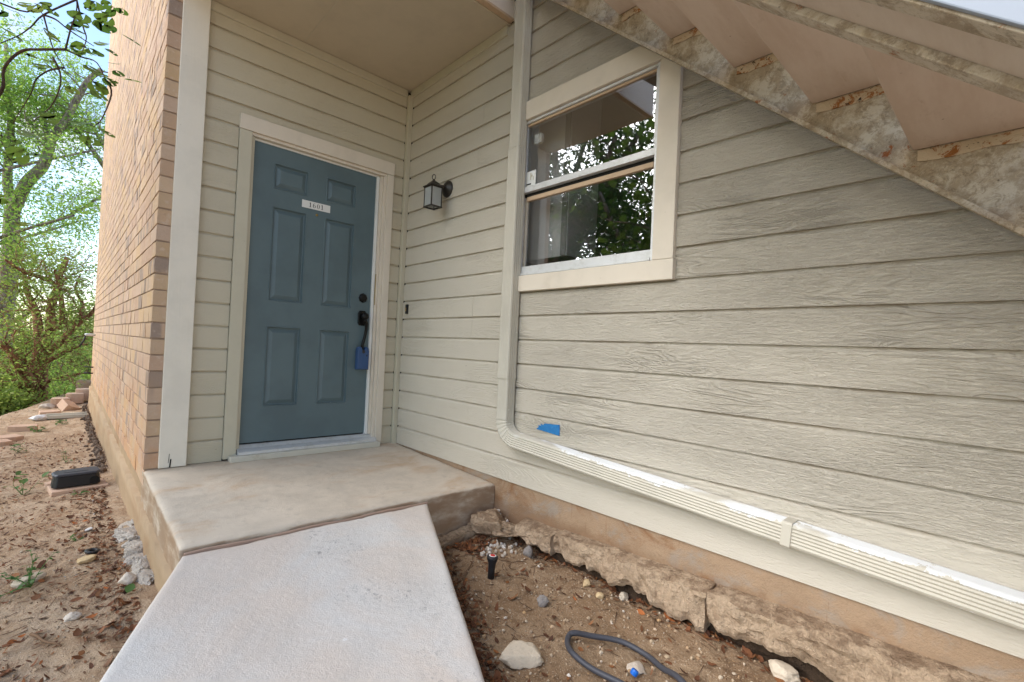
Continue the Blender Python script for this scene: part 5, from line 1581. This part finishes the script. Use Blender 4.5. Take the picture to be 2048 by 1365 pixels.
# ------------------------------------------------------------------ weeds and seedlings
def weed(x, y, h, n, lf, seed, label, spread=.5, fine=False, name='weed'):
    rs_ = np.random.default_rng(seed)
    t = thing(name, label, 'weed', (x, y, gz(x, y)), 0, 'small weeds in the yard dirt')
    for k in range(n):
        a = rs_.uniform(0, 2 * pi); d = np.array([cos(a) * spread, sin(a) * spread, 1.0])
        pts, _ = wander((0, 0, -.005), d, h * rs_.uniform(.6, 1.1), 6, rs_, .18, .0)
        MB().tube(pts, [.0022 * (1 - .1 * i) for i in range(7)], 5).build('stem', mt['weed'], t, smooth=True)
        m = 9 if fine else 3
        for j in range(m):
            p = pts[rs_.integers(2, 7)]
            o = bpy.data.objects.new('leaf', WL); s = lf * rs_.uniform(.7, 1.3)
            o.location = p; o.scale = (s, s, s); o.rotation_euler = (rs_.uniform(-.4, .4), rs_.uniform(-.5, .4), rs_.uniform(0, 6.28)); link(o, t)
    return t
def simple_leaf():
    mb = MB(); rim = [(.0, 0), (.22, .2), (.5, .27), (.8, .17), (1.05, 0), (.8, -.17), (.5, -.27), (.22, -.2)]
    mb.v = [(x, y, .18 * abs(y) - .10 * (x - .4) ** 2) for x, y in rim] + [(.5, 0, -.01)]
    mb.f = [(8, i, (i + 1) % 8) for i in range(8)]
    return mb.mesh('leaf', mt['weed_o'], True)
mt['weed_o'] = isl_mat('weed leaf single', [(0, srgb(80, 112, 60)), (.5, srgb(112, 138, 82)), (1, srgb(62, 94, 50))], rough=0.5, trans=0.3, obj_random=True)
WL = simple_leaf()
weed(-2.27, 1.50, .20, 5, .055, 61, 'broad-leaved seedling beside the black bait station', .9)
weed(-2.15, -.46, .16, 9, .020, 62, 'feathery weed with tiny leaves growing behind a flat stone', 1.0, True)
weed(-2.02, 2.6, .10, 4, .035, 63, 'small weed farther back in the dirt past the bait station', .7)
weed(-2.42, 3.6, .12, 4, .05, 64, 'leafy sprig at the edge of the yard by the sunk blocks', .8)
weed(-1.955, 1.16, .07, 3, .03, 65, 'tiny weed sprouting in front of the bait station', .7)
weed(-2.28, 5.0, .12, 6, .06, 66, 'green weed clump near the pale landscape block', 1.2)
weed(-2.05, 5.4, .10, 7, .05, 67, 'spreading weed in front of the mossy trough', 1.6)
weed(-1.98, .1, .05, 3, .016, 68, 'wispy seedling by the white shard', .8, True)
gl_ = bpy.data.objects.new('fallen_leaf', WL); gl_.scale = (.055, .075, .055); gl_.location = (-1.83, -.84, gz(-1.83, -.84) + .012); gl_.rotation_euler = (.2, -.3, 1.1); link(gl_)
put(gl_, 'single green leaf fallen on the dirt beside the walkway', 'leaf')

# ------------------------------------------------------------------ gravel, leaf litter, twigs
def in_left(x, y): return (x < -1.745) & (x > edge_x(y) - .2)
def walk_left(y): return -1.695 + .49 * (y + 1.2105)
def walk_right(y): return -.527 + .523 * (y + 1.2105)
def scatter(n, fn, rng):
    out = []
    while len(out) < n:
        p = fn(rng)
        x, y = p
        if y < -1.19 and walk_left(y) - .01 < x < walk_right(y) + .015: continue
        if y > -1.2 and x > -1.745: continue
        out.append(p)
    return np.array(out)
rng = np.random.default_rng(31)
P1 = scatter(4200, lambda r: (r.uniform(-1.3, .0), r.uniform(-3.4, -1.2)), rng)
P2 = scatter(7000, lambda r: (r.uniform(-2.9, -1.74), -1.9 + 9.5 * r.uniform(0, 1) ** 1.7), rng)
P = np.concatenate([P1, P2]); N = len(P)
r = .0016 + .0075 * rng.uniform(0, 1, N) ** 5
Zp = ground_z(P[:, 0], P[:, 1])
Vv = (IV[None] * (1 + rng.normal(0, .14, (N, len(IV), 1)))) * (r[:, None] * rng.uniform(.55, 1.25, (N, 3)))[:, None, :] + np.stack([P[:, 0], P[:, 1], Zp + r * .25], 1)[:, None, :]
Ff = (np.arange(N)[:, None, None] * len(IV) + IF[None]).reshape(-1, 3)
tag(np_obj('gravel', Vv.reshape(-1, 3), Ff, mt['gravel']), 'fine gravel and grit scattered over the dirt', 'gravel', kind='stuff')

def litter_pts(rng):
    a = []
    n1 = 2600; y = rng.uniform(-3.2, -1.25, n1); x = walk_right(y) + .015 + np.abs(rng.normal(0, .06, n1)); a.append(np.stack([x, y], 1))
    n2 = 500; a.append(np.stack([-.40 + np.abs(rng.normal(0, .16, n2)), -1.30 - np.abs(rng.normal(0, .07, n2))], 1))
    n3 = 500; y = rng.uniform(-3.2, -1.4, n3); a.append(np.stack([-.02 - np.abs(rng.normal(0, .05, n3)), y], 1))
    n4 = 260; a.append(np.stack([rng.uniform(-1.1, -.1, n4), rng.uniform(-3.0, -1.4, n4)], 1))
    n5 = 900; y = rng.uniform(-1.2, 2.0, n5); x = -1.80 - np.abs(rng.normal(0, .10, n5)); a.append(np.stack([x, y], 1))
    n6 = 2200; a.append(np.stack([rng.uniform(-2.6, -1.8, n6), -1.6 + 6 * rng.uniform(0, 1, n6) ** 1.4], 1))
    n7 = 300; y = rng.uniform(-2.4, -.9, n7); x = walk_left(y) - .02 - np.abs(rng.normal(0, .05, n7)); a.append(np.stack([x, y], 1))
    p = np.concatenate(a)
    bad = (p[:, 1] < -1.19) & (p[:, 0] > walk_left(p[:, 1]) - .004) & (p[:, 0] < walk_right(p[:, 1]) + .008)
    bad |= (p[:, 1] > -1.2) & (p[:, 0] > -1.735)
    return p[~bad]
P = litter_pts(rng); N = len(P); Zp = ground_z(P[:, 0], P[:, 1])
# curled dry leaf: 3x2 grid bent along its length
g = [(a, b) for a in (0, .35, .7, 1.0) for b in (-1, 0, 1)]
wd = {0: .05, .35: .24, .7: .2, 1.0: .03}
ang = rng.uniform(0, 2 * pi, N); sz = rng.uniform(.010, .034, N) * np.where(rng.uniform(0, 1, N) > .85, 1.5, 1); curl = rng.uniform(-.9, 1.6, N); nar = rng.uniform(.4, 1.3, N)
tx, ty = rng.normal(0, .35, N), rng.normal(0, .35, N)
VV = []
for a, b in g:
    lx = a - .5; ly = b * wd[a] * nar; lz = curl * (lx ** 2) * .6 + .25 * np.abs(ly) * np.sign(curl)
    X_ = lx * np.cos(ang) - ly * np.sin(ang); Y_ = lx * np.sin(ang) + ly * np.cos(ang); Z_ = lz + X_ * tx + Y_ * ty
    VV.append(np.stack([P[:, 0] + X_ * sz, P[:, 1] + Y_ * sz, Zp + .005 + np.maximum(Z_ * sz, -.003)], 1))
VV = np.stack(VV, 1)
fq = np.array([[i * 3 + j, (i + 1) * 3 + j, (i + 1) * 3 + j + 1, i * 3 + j + 1] for i in range(3) for j in range(2)])
FF = (np.arange(N)[:, None, None] * 12 + fq[None]).reshape(-1, 4)
tag(np_obj('leaf_litter', VV.reshape(-1, 3), FF, mt['litter'], smooth=True), 'brown dry leaf litter strewn over the soil', 'leaf litter', kind='stuff')
tw_ = MB()
for k in range(420):
    if k % 2: x, y = rng.uniform(-2.6, -1.78), -1.7 + 5 * rng.uniform(0, 1) ** 1.6
    else:
        y = rng.uniform(-3.1, -1.35); x = rng.uniform(walk_right(y) + .03, -.04)
    if y < -1.15 and walk_left(y) - .06 < x < walk_right(y) + .06: continue
    a = rng.uniform(0, 2 * pi); l_ = rng.uniform(.02, .085)
    p = [(x + cos(a) * l_ * t + rng.normal(0, .002), y + sin(a) * l_ * t + rng.normal(0, .002)) for t in (0, .5, 1)]
    tw_.tube([(q[0], q[1], gz(*q) + .004) for q in p], [.0016, .0013, .0008], 4)
tag(tw_.build('fallen_twigs', mt['twig'], smooth=True), 'thin broken twigs scattered on the dirt', 'twigs', kind='stuff')
# dark crumbled debris at the far foundation foot
rng = np.random.default_rng(9)
n = 500; y = 1.8 + 5.6 * rng.uniform(0, 1, n); x = -1.745 - np.abs(rng.normal(0, .035, n)); r = rng.uniform(.006, .028, n)
Zp = ground_z(x, y)
Vv = (IV[None] * (1 + rng.normal(0, .2, (n, len(IV), 1)))) * (r[:, None] * rng.uniform(.5, 1.2, (n, 3)))[:, None, :] + np.stack([x, y, Zp + r * .5], 1)[:, None, :]
Ff = (np.arange(n)[:, None, None] * len(IV) + IF[None]).reshape(-1, 3)
mt['crumb'] = isl_mat('dark crumbs', [(0, srgb(96, 80, 68)), (.5, srgb(132, 110, 92)), (1, srgb(64, 54, 48))])
tag(np_obj('debris', Vv.reshape(-1, 3), Ff, mt['crumb']), 'dark crumbled debris along the far foundation foot', 'debris', kind='stuff')
